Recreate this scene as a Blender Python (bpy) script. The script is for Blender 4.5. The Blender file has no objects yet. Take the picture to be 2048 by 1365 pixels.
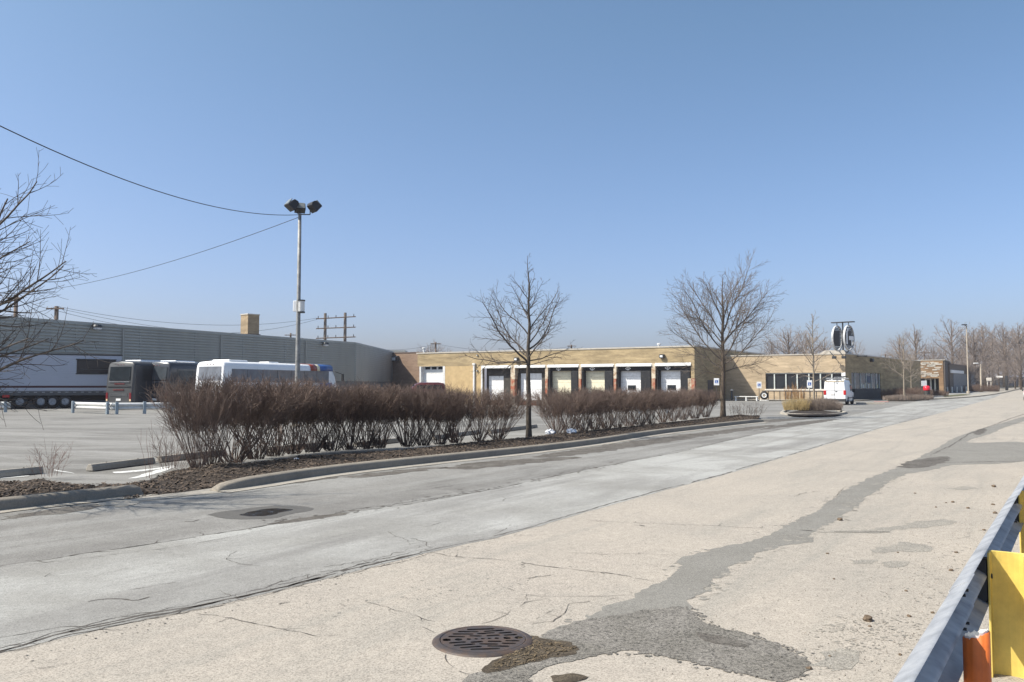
import bpy, bmesh, math, random
from mathutils import Vector, Matrix, Quaternion
R = math.radians
scene = bpy.context.scene
col = scene.collection

# ---------------------------------------------------------------- camera
F_PX, PITCH, CAM_Z = 1660.0, math.atan((772 - 682.5) / 1660.0), 1.65
cam_d = bpy.data.cameras.new('camera')
cam_d.sensor_width = 36.0
cam_d.lens = F_PX / 2048 * 36.0
cam_d.clip_start, cam_d.clip_end = 0.05, 6000
cam = bpy.data.objects.new('camera', cam_d)
cam.location = (0, 0, CAM_Z)
cam.rotation_euler = (R(90) + PITCH, 0, 0)
col.objects.link(cam)
scene.camera = cam

# ---------------------------------------------------------------- sky, sun, exposure
SUN_POS = Vector((-0.974 * math.cos(R(48)), -0.225 * math.cos(R(48)), math.sin(R(48))))
world = bpy.data.worlds.new('World')
scene.world = world
world.use_nodes = True
wn = world.node_tree.nodes
bg = wn['Background']
sky = wn.new('ShaderNodeTexSky')
sky.sky_type = 'NISHITA'
sky.sun_disc = False
sky.sun_elevation = R(48)
sky.sun_rotation = math.atan2(SUN_POS.x, SUN_POS.y)
sky.altitude = 180
sky.air_density, sky.dust_density, sky.ozone_density = 0.85, 2.6, 4.2
tint = wn.new('ShaderNodeMix'); tint.data_type = 'RGBA'; tint.blend_type = 'MULTIPLY'
tint.inputs[0].default_value = 1.0
tcw = wn.new('ShaderNodeTexCoord'); spz = wn.new('ShaderNodeSeparateXYZ'); rmp = wn.new('ShaderNodeValToRGB')
world.node_tree.links.new(tcw.outputs['Generated'], spz.inputs[0]); world.node_tree.links.new(spz.outputs[2], rmp.inputs[0])
rmp.color_ramp.elements[0].position, rmp.color_ramp.elements[0].color = 0.0, (0.535, 0.49, 0.54, 1)      # hazier, less green low down
rmp.color_ramp.elements[1].position, rmp.color_ramp.elements[1].color = 0.40, (0.51, 0.545, 0.505, 1)
dbl = wn.new('ShaderNodeMix'); dbl.data_type = 'RGBA'; dbl.blend_type = 'ADD'; dbl.inputs[0].default_value = 1.0
world.node_tree.links.new(rmp.outputs[0], dbl.inputs[6]); world.node_tree.links.new(rmp.outputs[0], dbl.inputs[7])
world.node_tree.links.new(dbl.outputs[2], tint.inputs[7])
world.node_tree.links.new(sky.outputs[0], tint.inputs[6])
world.node_tree.links.new(tint.outputs[2], bg.inputs[0])
bg.inputs[1].default_value = 0.128
sun_d = bpy.data.lights.new('sun', 'SUN')
sun_d.energy, sun_d.angle, sun_d.color = 5.0, R(0.53), (1.0, 0.94, 0.83)
sun = bpy.data.objects.new('sun', sun_d)
sun.rotation_euler = (-SUN_POS).to_track_quat('-Z', 'Y').to_euler()
col.objects.link(sun)
scene.view_settings.view_transform = 'Standard'
scene.view_settings.look = 'None'
scene.view_settings.exposure = 0.47
scene.view_settings.gamma = 1

# ---------------------------------------------------------------- picture -> place helpers
def ss(a, b, x):
    t = max(0.0, min(1.0, (x - a) / (b - a)))
    return t * t * (3 - 2 * t)
ANG = R(-32)
VX, VY = math.cos(ANG), math.sin(ANG)          # v: along the dock fronts, to the right
UX, UY = -VY, VX                                # u: along the road, away
DOCK = (19.8, 90.0)                             # near corner of the dock building
def gz(x, y):
    s = (x - DOCK[0]) * VX + (y - DOCK[1]) * VY
    d = -((x - DOCK[0]) * UX + (y - DOCK[1]) * UY)
    dip = -0.75 * ss(34, 0, d) * ss(-1.0, -8.0, s)
    rise = 1.35 * ss(95, 230, y) * ss(15, 60, x)
    return dip + rise
def ray(px, py):
    a, b = (px - 1024) / F_PX, (682.5 - py) / F_PX
    sp, cp = math.sin(PITCH), math.cos(PITCH)
    return Vector((a, cp - sp * b, sp + cp * b))
def hz(px, py, z=0.0):
    d = ray(px, py); t = (z - CAM_Z) / d.z
    return Vector((d.x * t, d.y * t, z))
def at(px, y, z=None):
    d = ray(px, 760); x = d.x / d.y * y
    return Vector((x, y, gz(x, y) if z is None else z))
def zat(py, y, px=1024):
    d = ray(px, py); return CAM_Z + d.z / d.y * y
class Frame:
    """a vertical wall plane: origin, heading along it, inward normal to the left of the heading"""
    def __init__(self, ox, oy, ang):
        self.o = Vector((ox, oy)); self.a = ang
        self.d = Vector((math.cos(ang), math.sin(ang))); self.n = Vector((-math.sin(ang), math.cos(ang)))
    def hit(self, px, py=760, dep=0.0):
        d = ray(px, py); o = self.o + self.n * dep
        t = o.dot(self.n) / (d.x * self.n.x + d.y * self.n.y)
        p = Vector((d.x * t, d.y * t))
        return (p - self.o).dot(self.d), CAM_Z + d.z * t
    def s(self, px, dep=0.0): return self.hit(px, 760, dep)[0]
    def z(self, px, py, dep=0.0): return self.hit(px, py, dep)[1]
    def loc(self, x, y):
        p = Vector((x, y)) - self.o; return (p.dot(self.d), p.dot(self.n))

# ---------------------------------------------------------------- objects
def tag(o, label=None, cat=None, group=None, kind=None):
    if label: o['label'] = label
    if cat: o['category'] = cat
    if group: o['group'] = group
    if kind: o['kind'] = kind
    return o
def empty(name, loc=(0, 0, 0), rz=0.0, label=None, cat=None, group=None):
    o = bpy.data.objects.new(name, None); col.objects.link(o)
    o.location = loc; o.rotation_euler = (0, 0, rz); o.empty_display_size = 0.2
    return tag(o, label, cat, group)
def copy_tree(o, parent=None):
    c = o.copy(); col.objects.link(c); c.parent = parent
    for ch in list(o.children):
        copy_tree(ch, c)
    return c
class MB:
    def __init__(self): self.v = []; self.f = []
    def add(self, vs, fs):
        b = len(self.v); self.v.extend(vs); self.f.extend([tuple(i + b for i in f) for f in fs]); return self
    def box(self, x0, x1, y0, y1, z0, z1):
        return self.add([(x0,y0,z0),(x1,y0,z0),(x1,y1,z0),(x0,y1,z0),(x0,y0,z1),(x1,y0,z1),(x1,y1,z1),(x0,y1,z1)],
            [(0,3,2,1),(4,5,6,7),(0,1,5,4),(1,2,6,5),(2,3,7,6),(3,0,4,7)])
    def cbox(self, x0, x1, y0, y1, z0, z1, c=0.02):
        """box with chamfered edges (convex hull of three inset boxes)"""
        bm = bmesh.new()
        for (a, b_, d) in ((c, c, 0), (c, 0, c), (0, c, c)):
            for x in (x0 + a, x1 - a):
                for y in (y0 + b_, y1 - b_):
                    for z in (z0 + d, z1 - d): bm.verts.new((x, y, z))
        bmesh.ops.convex_hull(bm, input=bm.verts)
        bm.verts.ensure_lookup_table(); bm.verts.index_update()
        vs = [tuple(v.co) for v in bm.verts]; fs = [tuple(v.index for v in f.verts) for f in bm.faces]
        bm.free(); return self.add(vs, fs)
    def quad(self, a, b, c, d): return self.add([tuple(a), tuple(b), tuple(c), tuple(d)], [(0, 1, 2, 3)])
    def prism(self, poly, z0, z1):
        n = len(poly)
        vs = [(p[0], p[1], z0) for p in poly] + [(p[0], p[1], z1) for p in poly]
        fs = [tuple(range(n - 1, -1, -1)), tuple(range(n, 2 * n))] + [(i, (i + 1) % n, n + (i + 1) % n, n + i) for i in range(n)]
        return self.add(vs, fs)
    def extr(self, prof, axis, a0, a1):
        """profile of (p, q) pairs drawn along axis 'x' (p=y, q=z) or 'y' (p=x, q=z)"""
        n = len(prof)
        mk = (lambda a, p, q: (a, p, q)) if axis == 'x' else (lambda a, p, q: (p, a, q))
        vs = [mk(a0, p, q) for p, q in prof] + [mk(a1, p, q) for p, q in prof]
        fs = [tuple(range(n)), tuple(range(2 * n - 1, n - 1, -1))] + [(i, n + i, n + (i + 1) % n, (i + 1) % n) for i in range(n)]
        return self.add(vs, fs)
    def tube(self, p, q, r0, r1, n=6, caps=True):
        p, q = Vector(p), Vector(q); d = q - p
        if d.length < 1e-6: return self
        d.normalize()
        a = d.orthogonal().normalized(); b = d.cross(a)
        vs = []
        for c, r in ((p, r0), (q, r1)):
            for i in range(n):
                t = 2 * math.pi * i / n
                vs.append(tuple(c + a * (math.cos(t) * r) + b * (math.sin(t) * r)))
        fs = [(i, (i + 1) % n, n + (i + 1) % n, n + i) for i in range(n)]
        if caps: fs += [tuple(range(n - 1, -1, -1)), tuple(range(n, 2 * n))]
        return self.add(vs, fs)
    def poly(self, pts, r, n=6):
        for a, b in zip(pts[:-1], pts[1:]): self.tube(a, b, r, r, n, True)
        return self
    def path(self, pts, rads, n):
        """one continuous tapering tube through the points"""
        b = len(self.v); prev = None
        for k, (p, r) in enumerate(zip(pts, rads)):
            if k == 0: d = pts[1] - pts[0]
            elif k == len(pts) - 1: d = pts[-1] - pts[-2]
            else: d = pts[k + 1] - pts[k - 1]
            if d.length < 1e-9: d = Vector((0, 0, 1))
            d.normalize()
            if prev is None: a = d.orthogonal().normalized()
            else:
                a = prev - d * prev.dot(d)
                a = a.normalized() if a.length > 1e-4 else d.orthogonal().normalized()
            prev = a; c = d.cross(a)
            for i in range(n):
                t = 2 * math.pi * i / n
                self.v.append(tuple(p + a * (math.cos(t) * r) + c * (math.sin(t) * r)))
            if k:
                o = b + (k - 1) * n
                for i in range(n):
                    self.f.append((o + i, o + (i + 1) % n, o + n + (i + 1) % n, o + n + i))
        return self
    def lathe(self, prof, n=16, c=(0, 0, 0), axis='z'):
        b = len(self.v)
        for r, z in prof:
            for i in range(n):
                t = 2 * math.pi * i / n
                x, y = r * math.cos(t), r * math.sin(t)
                self.v.append((c[0] + x, c[1] + y, c[2] + z) if axis == 'z' else ((c[0] + z, c[1] + x, c[2] + y) if axis == 'x' else (c[0] + y, c[1] + z, c[2] + x)))
        for k in range(len(prof) - 1):
            for i in range(n):
                self.f.append((b + k * n + i, b + k * n + (i + 1) % n, b + (k + 1) * n + (i + 1) % n, b + (k + 1) * n + i))
        return self
    def obj(self, name, mat, parent=None, smooth=False, fixn=False):
        me = bpy.data.meshes.new(name); me.from_pydata(self.v, [], self.f); me.update()
        if fixn:
            bm = bmesh.new(); bm.from_mesh(me); bmesh.ops.recalc_face_normals(bm, faces=bm.faces); bm.to_mesh(me); bm.free()
        if smooth: me.polygons.foreach_set('use_smooth', [True] * len(me.polygons))
        if mat: me.materials.append(mat)
        o = bpy.data.objects.new(name, me); col.objects.link(o)
        if parent: o.parent = parent
        return o
def bevel(o, w=0.01, seg=2):
    m = o.modifiers.new('bevel', 'BEVEL'); m.width = w; m.segments = seg; m.limit_method = 'ANGLE'; m.angle_limit = R(35)
    return o
rnd = random.Random(7)

# ---------------------------------------------------------------- materials
class NT:
    def __init__(self, name):
        self.m = bpy.data.materials.new(name); self.m.use_nodes = True
        self.t = self.m.node_tree; self.n = self.t.nodes; self.b = self.n['Principled BSDF']
        self.tc = self.n.new('ShaderNodeTexCoord')
        self.co = self.tc.outputs['Object']
    def link(self, a, b): self.t.links.new(a, b)
    def mapping(self, sc=(1, 1, 1), rz=0.0, vec=None):
        if rz:
            r = self.n.new('ShaderNodeMapping'); r.inputs['Rotation'].default_value = (0, 0, rz); self.link(vec or self.co, r.inputs['Vector']); vec = r.outputs[0]
        m = self.n.new('ShaderNodeMapping'); m.inputs['Scale'].default_value = sc
        self.link(vec or self.co, m.inputs['Vector']); return m.outputs[0]
    def noise(self, sc, det=4, rough=0.55, vec=None, dist=0.0):
        n = self.n.new('ShaderNodeTexNoise'); n.inputs['Scale'].default_value = sc; n.inputs['Detail'].default_value = det
        n.inputs['Roughness'].default_value = rough; n.inputs['Distortion'].default_value = dist
        self.link(vec or self.co, n.inputs['Vector']); return n.outputs['Fac']
    def ramp(self, fac, stops):
        r = self.n.new('ShaderNodeValToRGB'); e = r.color_ramp.elements
        while len(e) < len(stops): e.new(0.5)
        for k, (p, c) in enumerate(stops):
            e[k].position = p; e[k].color = (*c, 1) if not isinstance(c, (int, float)) else (c, c, c, 1)
        self.link(fac, r.inputs[0]); return r.outputs[0]
    def mix(self, fac, a, b, mode='MIX'):
        m = self.n.new('ShaderNodeMix'); m.data_type = 'RGBA'; m.blend_type = mode
        for s, v in ((m.inputs[0], fac), (m.inputs[6], a), (m.inputs[7], b)):
            if hasattr(v, 'is_linked'): self.link(v, s)
            elif isinstance(v, (int, float)): s.default_value = v if s.type == 'VALUE' else (v, v, v, 1)
            else: s.default_value = (*v, 1)
        return m.outputs[2]
    def math(self, op, a, b=0.0):
        m = self.n.new('ShaderNodeMath'); m.operation = op
        for s, v in ((m.inputs[0], a), (m.inputs[1], b)):
            if hasattr(v, 'is_linked'): self.link(v, s)
            else: s.default_value = v
        return m.outputs[0]
    def color(self, c):
        if hasattr(c, 'is_linked'): self.link(c, self.b.inputs['Base Color'])
        else: self.b.inputs['Base Color'].default_value = (*c, 1)
        return self
    def bump(self, h, strength=0.3, dist=0.01):
        b = self.n.new('ShaderNodeBump'); b.inputs['Strength'].default_value = strength; b.inputs['Distance'].default_value = dist
        self.link(h, b.inputs['Height']); self.link(b.outputs[0], self.b.inputs['Normal']); return self
    def rm(self, rough=0.7, metal=0.0, spec=0.4):
        if hasattr(rough, 'is_linked'): self.link(rough, self.b.inputs['Roughness'])
        else: self.b.inputs['Roughness'].default_value = rough
        self.b.inputs['Metallic'].default_value = metal; self.b.inputs['Specular IOR Level'].default_value = spec
        return self
MATS = {}
def mat(name, c, rough=0.6, metal=0.0, var=0.18, sc=3.0, spec=0.4):
    if name in MATS: return MATS[name]
    t = NT(name)
    f = t.noise(sc, 5, 0.6)
    t.color(t.ramp(f, [(0.3, tuple(x * (1 - var) for x in c)), (0.7, tuple(min(1, x * (1 + var)) for x in c))])).rm(rough, metal, spec)
    MATS[name] = t.m; return t.m
def stained(name, c, dirt, rough=0.7, sc=2.0, amount=0.62, metal=0.0, bump=0.0):
    """paint or concrete with irregular dirt and rust patches of their own"""
    t = NT(name)
    base = t.ramp(t.noise(sc * 2.5, 5, 0.6), [(0.3, tuple(x * 0.86 for x in c)), (0.7, tuple(min(1, x * 1.1) for x in c))])
    d = t.ramp(t.noise(sc, 8, 0.65), [(amount - 0.06, 0.0), (amount + 0.1, 1.0)])
    t.color(t.mix(d, base, dirt)).rm(rough, metal)
    if bump: t.bump(t.noise(sc * 40, 4), bump, 0.004)
    MATS[name] = t.m; return t.m
def glass(name, c=(0.02, 0.025, 0.03), rough=0.08):
    t = NT(name); t.color(t.ramp(t.noise(1.5, 3), [(0.3, tuple(x * 0.8 for x in c)), (0.7, tuple(x * 1.2 for x in c))])).rm(rough, 0, 0.5); MATS[name] = t.m; return t.m
def brick(name, c1, c2, mortar, bw=0.22, bh=0.075, blotch=0.25, streak=True):
    t = NT(name); c1, c2, mortar = (tuple(x * 0.78 for x in c_) for c_ in (c1, c2, mortar))
    sx = t.n.new('ShaderNodeSeparateXYZ'); t.link(t.co, sx.inputs[0])
    cx = t.n.new('ShaderNodeCombineXYZ'); t.link(t.math('ADD', sx.outputs[0], sx.outputs[1]), cx.inputs[0]); t.link(sx.outputs[2], cx.inputs[1])
    b = t.n.new('ShaderNodeTexBrick'); t.link(cx.outputs[0], b.inputs['Vector'])
    b.inputs['Color1'].default_value = (*c1, 1); b.inputs['Color2'].default_value = (*c2, 1); b.inputs['Mortar'].default_value = (*mortar, 1)
    b.inputs['Scale'].default_value = 1.0; b.inputs['Brick Width'].default_value = bw; b.inputs['Row Height'].default_value = bh
    b.inputs['Mortar Size'].default_value = 0.008; b.inputs['Bias'].default_value = 0.1
    # long irregular courses that weathered differently, then broad blotches
    st = t.ramp(t.noise(1.0, 6, 0.7, t.mapping((0.4, 2.4, 1), 0, cx.outputs[0])), [(0.32, 1 - blotch), (0.68, 1 + blotch * 0.5)])
    bl = t.ramp(t.noise(0.35, 4, 0.6, cx.outputs[0]), [(0.3, 0.86), (0.7, 1.08)])
    c = t.mix(1.0, b.outputs['Color'], st, 'MULTIPLY'); c = t.mix(1.0, c, bl, 'MULTIPLY')
    t.color(c).rm(0.85, 0, 0.25).bump(b.outputs['Fac'], -0.25, 0.006)
    MATS[name] = t.m; return t.m
def paving(name, c, blotch_c, fine=70.0, speck=0.3, blotch=(0.45, 0.7), bsc=0.5, dirt_c=None, streak=None, bump=0.5, rough=0.9, spots=None):
    t = NT(name); KA = 0.76
    c, blotch_c = tuple(x * KA for x in c), tuple(x * KA for x in blotch_c)
    if dirt_c: dirt_c = tuple(x * KA for x in dirt_c)
    if streak: streak = (streak[0], streak[1], tuple(x * KA for x in streak[2]), streak[3], streak[4])
    big = t.noise(bsc, 8, 0.62, dist=0.4)
    base = t.mix(t.ramp(big, [(blotch[0], 0.0), (blotch[1], 1.0)]), c, blotch_c)
    if streak:
        rz, sc_, cc, lo, hi = streak
        s = t.noise(1.0, 8, 0.66, t.mapping(sc_, rz), 1.3)
        base = t.mix(t.ramp(s, [(lo, 0.0), (hi, 1.0)]), base, cc)
    if dirt_c:
        dd = t.ramp(t.noise(1.7, 9, 0.7, dist=0.8), [(0.6, 0.0), (0.78, 0.75)])
        base = t.mix(dd, base, dirt_c)
    if spots:
        sp_ = t.ramp(t.noise(spots, 2, 0.5), [(0.70, 0.0), (0.76, 0.7)])
        base = t.mix(sp_, base, tuple(x * 0.45 for x in c))
    f = t.noise(fine, 3, 0.7)
    g = t.noise(fine * 3.1, 2, 0.6)
    sp = t.ramp(f, [(0.30, 1 - speck * 1.5), (0.5, 1.0), (0.72, 1 + speck * 0.6)])
    sp2 = t.ramp(g, [(0.3, 1 - speck), (0.7, 1 + speck)])
    mid = t.ramp(t.noise(fine * 0.13, 5, 0.65), [(0.3, 0.9), (0.7, 1.07)])
    out = t.mix(1.0, base, sp, 'MULTIPLY'); out = t.mix(1.0, out, sp2, 'MULTIPLY'); out = t.mix(1.0, out, mid, 'MULTIPLY')
    t.color(out).rm(rough, 0, 0.3).bump(t.math('ADD', f, t.math('MULTIPLY', g, 0.5)), bump, 0.006)
    MATS[name] = t.m; return t.m

M_CREAM = paving('cream aggregate paving', (0.50, 0.445, 0.378), (0.425, 0.385, 0.333), 75, 0.36, (0.4, 0.70), 0.45, (0.31, 0.285, 0.25), (R(-57), (0.16, 1.5, 1), (0.375, 0.35, 0.305), 0.5, 0.75), 0.5, 0.9, 14)
M_LANE = paving('pale grey worn asphalt', (0.475, 0.47, 0.445), (0.34, 0.33, 0.305), 85, 0.28, (0.40, 0.62), 0.42, (0.25, 0.24, 0.22), (R(-57), (0.07, 0.8, 1), (0.26, 0.25, 0.235), 0.46, 0.68), 0.5, 0.9, 11)
M_LOT = paving('grey salted asphalt', (0.27, 0.26, 0.24), (0.18, 0.172, 0.158), 45, 0.28, (0.4, 0.65), 0.2, (0.14, 0.13, 0.115), (R(14), (0.2, 0.95, 1), (0.40, 0.39, 0.37), 0.44, 0.74), 0.5, 0.9, 7)
M_SHOULD = paving('stained kerbside asphalt', (0.30, 0.29, 0.27), (0.215, 0.205, 0.19), 60, 0.3, (0.4, 0.62), 0.5, (0.15, 0.14, 0.125), (R(-57), (0.1, 1.1, 1), (0.37, 0.365, 0.345), 0.46, 0.7), 0.5, 0.9, 9)
M_PATCH = paving('grey patched asphalt', (0.30, 0.285, 0.255), (0.265, 0.25, 0.222), 110, 0.45, (0.4, 0.65), 1.2, (0.20, 0.185, 0.16))
M_WORN = paving('thinly worn grey aggregate', (0.345, 0.32, 0.28), (0.39, 0.36, 0.31), 90, 0.5, (0.4, 0.6), 3.0, (0.27, 0.25, 0.22))
M_GRIT = paving('dark gritty asphalt', (0.265, 0.245, 0.218), (0.205, 0.19, 0.165), 60, 0.62, (0.4, 0.62), 2.2, (0.13, 0.115, 0.095), None, 0.9)
M_DEBRIS = paving('brown rotten debris', (0.075, 0.058, 0.04), (0.125, 0.10, 0.07), 90, 0.6, (0.4, 0.6), 9, None, None, 0.15)
M_CONC = paving('weathered concrete kerb', (0.34, 0.30, 0.245), (0.27, 0.24, 0.20), 60, 0.16, (0.42, 0.68), 1.1, (0.22, 0.20, 0.175), None, 0.3)
M_CONC2 = paving('pale broken concrete', (0.46, 0.42, 0.36), (0.38, 0.35, 0.30), 60, 0.18, (0.42, 0.68), 1.4, (0.28, 0.25, 0.21), None, 0.3)
M_CRACK = mat('dirt filled crack', (0.085, 0.075, 0.065), 0.95, 0, 0.35, 9)
M_DIRT = paving('gutter dirt', (0.12, 0.105, 0.09), (0.18, 0.165, 0.145), 50, 0.5, (0.4, 0.6), 3)
M_WET = NT('damp asphalt'); M_WET.color(M_WET.ramp(M_WET.noise(40, 4), [(0.3, (0.075, 0.07, 0.06)), (0.7, (0.125, 0.115, 0.10))])).rm(0.6, 0, 0.4); M_WET = M_WET.m
M_WATER = NT('shallow water'); M_WATER.color((0.035, 0.035, 0.035)).rm(M_WATER.ramp(M_WATER.noise(9, 4), [(0.45, 0.02), (0.7, 0.35)]), 0, 0.6); M_WATER = M_WATER.m
M_MULCH = paving('dark wood mulch', (0.035, 0.026, 0.02), (0.06, 0.045, 0.034), 35, 0.7, (0.4, 0.6), 2.5, None, None, 1.0)
M_GRASS = paving('dormant winter turf', (0.17, 0.155, 0.085), (0.12, 0.12, 0.06), 14, 0.35, (0.4, 0.62), 0.5)
def bark(name, c):
    t = NT(name); w = t.noise(14, 6, 0.7, t.mapping((1, 1, 0.25)))
    t.color(t.ramp(w, [(0.3, tuple(x * 0.55 for x in c)), (0.55, c), (0.75, tuple(x * 1.45 for x in c))])).rm(0.92, 0, 0.15).bump(w, 0.6, 0.02)
    MATS[name] = t.m; return t.m
M_BARK = bark('dark grey bark', (0.095, 0.08, 0.066))
M_BARK2 = bark('brown grey bark', (0.135, 0.105, 0.08))
M_BARKP = bark('pale young bark', (0.27, 0.23, 0.18))
M_TWIG = mat('dark twig', (0.095, 0.078, 0.066), 0.9, 0, 0.25, 6)
M_TWIG2 = mat('brown grey twig', (0.14, 0.112, 0.09), 0.9, 0, 0.25, 6)
M_TWIGP = mat('pale brown twig', (0.24, 0.20, 0.165), 0.9, 0, 0.2, 4)
M_TWIGF = mat('distant brown twig', (0.24, 0.20, 0.175), 0.9, 0, 0.2, 0.6)
M_SHRUB = mat('maroon brown cane', (0.15, 0.106, 0.086), 0.85, 0, 0.4, 5)
M_CHIP = mat('mulch chip', (0.105, 0.078, 0.058), 0.9, 0, 0.6, 12)
M_GALV = NT('galvanised steel'); _g = M_GALV.noise(6, 7, 0.6)
M_GALV.color(M_GALV.ramp(_g, [(0.3, (0.22, 0.23, 0.245)), (0.5, (0.34, 0.35, 0.37)), (0.75, (0.46, 0.47, 0.48))])).rm(M_GALV.ramp(M_GALV.noise(18, 4), [(0.3, 0.5), (0.7, 0.75)]), 0.3, 0.4); M_GALV = M_GALV.m
M_GALVW = mat('weathered zinc rail', (0.62, 0.62, 0.60), 0.5, 0.2, 0.12, 4)
M_YEL = stained('scuffed yellow paint', (0.66, 0.49, 0.12), (0.42, 0.29, 0.08), 0.45, 5, 0.7)
M_ORA = stained('faded orange plastic', (0.62, 0.15, 0.03), (0.36, 0.09, 0.03), 0.5, 7, 0.68)
M_WHITE = mat('white paint', (0.80, 0.80, 0.79), 0.45, 0, 0.06, 2)
M_WHITED = stained('dirty white paint', (0.76, 0.75, 0.72), (0.50, 0.45, 0.38), 0.6, 2, 0.66)
M_BLACK = mat('black rubber', (0.02, 0.02, 0.02), 0.7, 0, 0.3, 6)
M_DARK = mat('dark steel', (0.05, 0.052, 0.055), 0.5, 0.3, 0.2, 4)
M_BLUEGREY = mat('blue grey steel', (0.25, 0.30, 0.34), 0.5, 0.3, 0.15, 4)
M_GLASS = glass('dark window glass')
M_RED = mat('red lens', (0.45, 0.02, 0.02), 0.25, 0, 0.1, 3)
M_CHROME = mat('bright metal trim', (0.75, 0.75, 0.76), 0.25, 0.85, 0.05, 3)
M_RUST = stained('rusty iron', (0.075, 0.062, 0.058), (0.10, 0.068, 0.05), 0.55, 9, 0.5, 0.3, 0.4)
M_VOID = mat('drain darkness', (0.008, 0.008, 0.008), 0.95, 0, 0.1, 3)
M_WOOD = bark('weathered pole wood', (0.16, 0.12, 0.095))
# ================================================================ ground, road, kerbs
def structure(mb, name, m, smooth=False):
    return tag(mb.obj(name, m, None, smooth), kind='structure')
def axis(lo, hi, step, far):
    a = [lo + step * i for i in range(int(round((hi - lo) / step)) + 1)]
    e = step; x = a[-1]
    while x < far: e *= 1.6; x += e; a.append(x)
    e = step; x = a[0]
    while x > -far: e *= 1.6; x -= e; a.insert(0, x)
    return a
gxs, gys = axis(-60, 150, 3.0, 640), axis(-9, 252, 3.0, 640)
mb = MB()
for y in gys:
    for x in gxs: mb.v.append((x, y, gz(x, y)))
nx = len(gxs)
for j in range(len(gys) - 1):
    for i in range(nx - 1): mb.f.append((j * nx + i, j * nx + i + 1, (j + 1) * nx + i + 1, (j + 1) * nx + i))
ground = structure(mb, 'ground', M_LOT, True)

def zl(z): return 0.004 + (z - 0.004) * 0.42      # thin layers, so that none casts an edge shadow
def densify(pts, step):
    out = []
    for a, b in zip(pts[:-1], pts[1:]):
        n = max(1, int((b - a).length / step))
        out += [a.lerp(b, k / n) for k in range(n)]
    return out + [pts[-1]]
def smooth_line(pts, it=2):
    for _ in range(it):
        o = [pts[0]]
        for a, b in zip(pts[:-1], pts[1:]): o += [a.lerp(b, 0.25), a.lerp(b, 0.75)]
        pts = o + [pts[-1]]
    return pts
def img(pts, z=0.0): return [hz(x, y, z) for x, y in pts]
J_PX = [(-420,1398),(0,1303),(230,1248),(450,1204),(640,1158),(870,1100),(1000,1072),(1205,1013),(1327,980),(1440,951),(1614,900),(1768,854),(1870,829)]
K_PX = [(-420,1195),(0,1134),(258,1096),(425,1070),(600,1042),(690,1028),(860,1003),(1000,977),(1194,936),(1358,905),(1512,869),(1635,846)]
def wob(pts, amp, seed):
    q = random.Random(seed); out = []
    for p in pts: out.append(Vector((p.x + q.uniform(-amp, amp), p.y + q.uniform(-amp, amp), 0)))
    return out
def strip(L, Rr, z, ncol=1):
    """sheet between two lines with the same number of stations"""
    m = MB(); n = len(L)
    for a, b in zip(L, Rr):
        for k in range(ncol + 1):
            p = a.lerp(b, k / ncol); m.v.append((p.x, p.y, gz(p.x, p.y) + z))
    w = ncol + 1
    for i in range(n - 1):
        for k in range(ncol): m.f.append((i * w + k, i * w + k + 1, (i + 1) * w + k + 1, (i + 1) * w + k))
    return m
J = img(J_PX)
dirJ = (J[-1] - J[-3]).normalized()
J += [J[-1] + dirJ * d for d in (20, 40, 60, 80, 100, 130, 160, 190)]
K = img(K_PX); dirK = (K[-1] - K[-3]).normalized()
K += [K[-1] + dirK * d for d in (20, 40, 60, 80, 100, 120)]
def resample(pts, n, pw=1.6):
    acc = [0.0]
    for a, b in zip(pts[:-1], pts[1:]): acc.append(acc[-1] + (b - a).length)
    out = []
    for k in range(n):
        d = acc[-1] * (k / (n - 1)) ** pw
        i = max(j for j in range(len(acc)) if acc[j] <= d + 1e-9); i = min(i, len(pts) - 2)
        out.append(pts[i].lerp(pts[i + 1], min(1, (d - acc[i]) / max(1e-9, acc[i + 1] - acc[i]))))
    return out
Jr = wob(resample(J, 420), 0.018, 1); Kr = wob(resample(K, 420), 0.03, 2)
Rr = [p + Vector((VX, VY, 0)) * 26 for p in Jr]
road = structure(strip(Jr, Rr, 0.004, 12), 'road', M_CREAM)
Jl = [p + Vector((VX, VY, 0)) * 0.06 for p in Jr]
lane = structure(strip(Kr, Jl, zl(0.008), 3), 'road_lane', M_LANE)

def flat_poly(px_pts, z, m, name, jit=0.012, parent=None, step=0.12, seed=3, up=0.0):
    pts = img(px_pts); pts.append(pts[0])
    pts = densify(smooth_line(pts, 2), step)[:-1]
    q = random.Random(seed); bm = bmesh.new(); ph = [q.uniform(0, 6.28) for _ in range(12)]
    def wv(x, y, k):
        return sum(math.sin(x * f + ph[k + i]) * math.cos(y * f * 1.3 + ph[k + i + 1]) / (1 + i) for i, f in enumerate((6.0, 15.0, 33.0, 61.0)))
    vs = [bm.verts.new((p.x + q.uniform(-jit, jit) * 0.6 + jit * 1.5 * wv(p.x, p.y, 0), p.y + q.uniform(-jit, jit) * 0.6 + jit * 1.5 * wv(p.y, p.x, 5), gz(p.x, p.y) + zl(z))) for p in pts]
    es = [bm.edges.new((vs[i], vs[(i + 1) % len(vs)])) for i in range(len(vs))]
    bmesh.ops.triangle_fill(bm, edges=es, use_beauty=True)
    for f in bm.faces:
        if f.normal.z < 0: f.normal_flip()
    me = bpy.data.meshes.new(name); bm.to_mesh(me); bm.free(); me.materials.append(m)
    o = bpy.data.objects.new(name, me); col.objects.link(o)
    if parent: o.parent = parent
    else: o['kind'] = 'structure'
    return o
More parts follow.
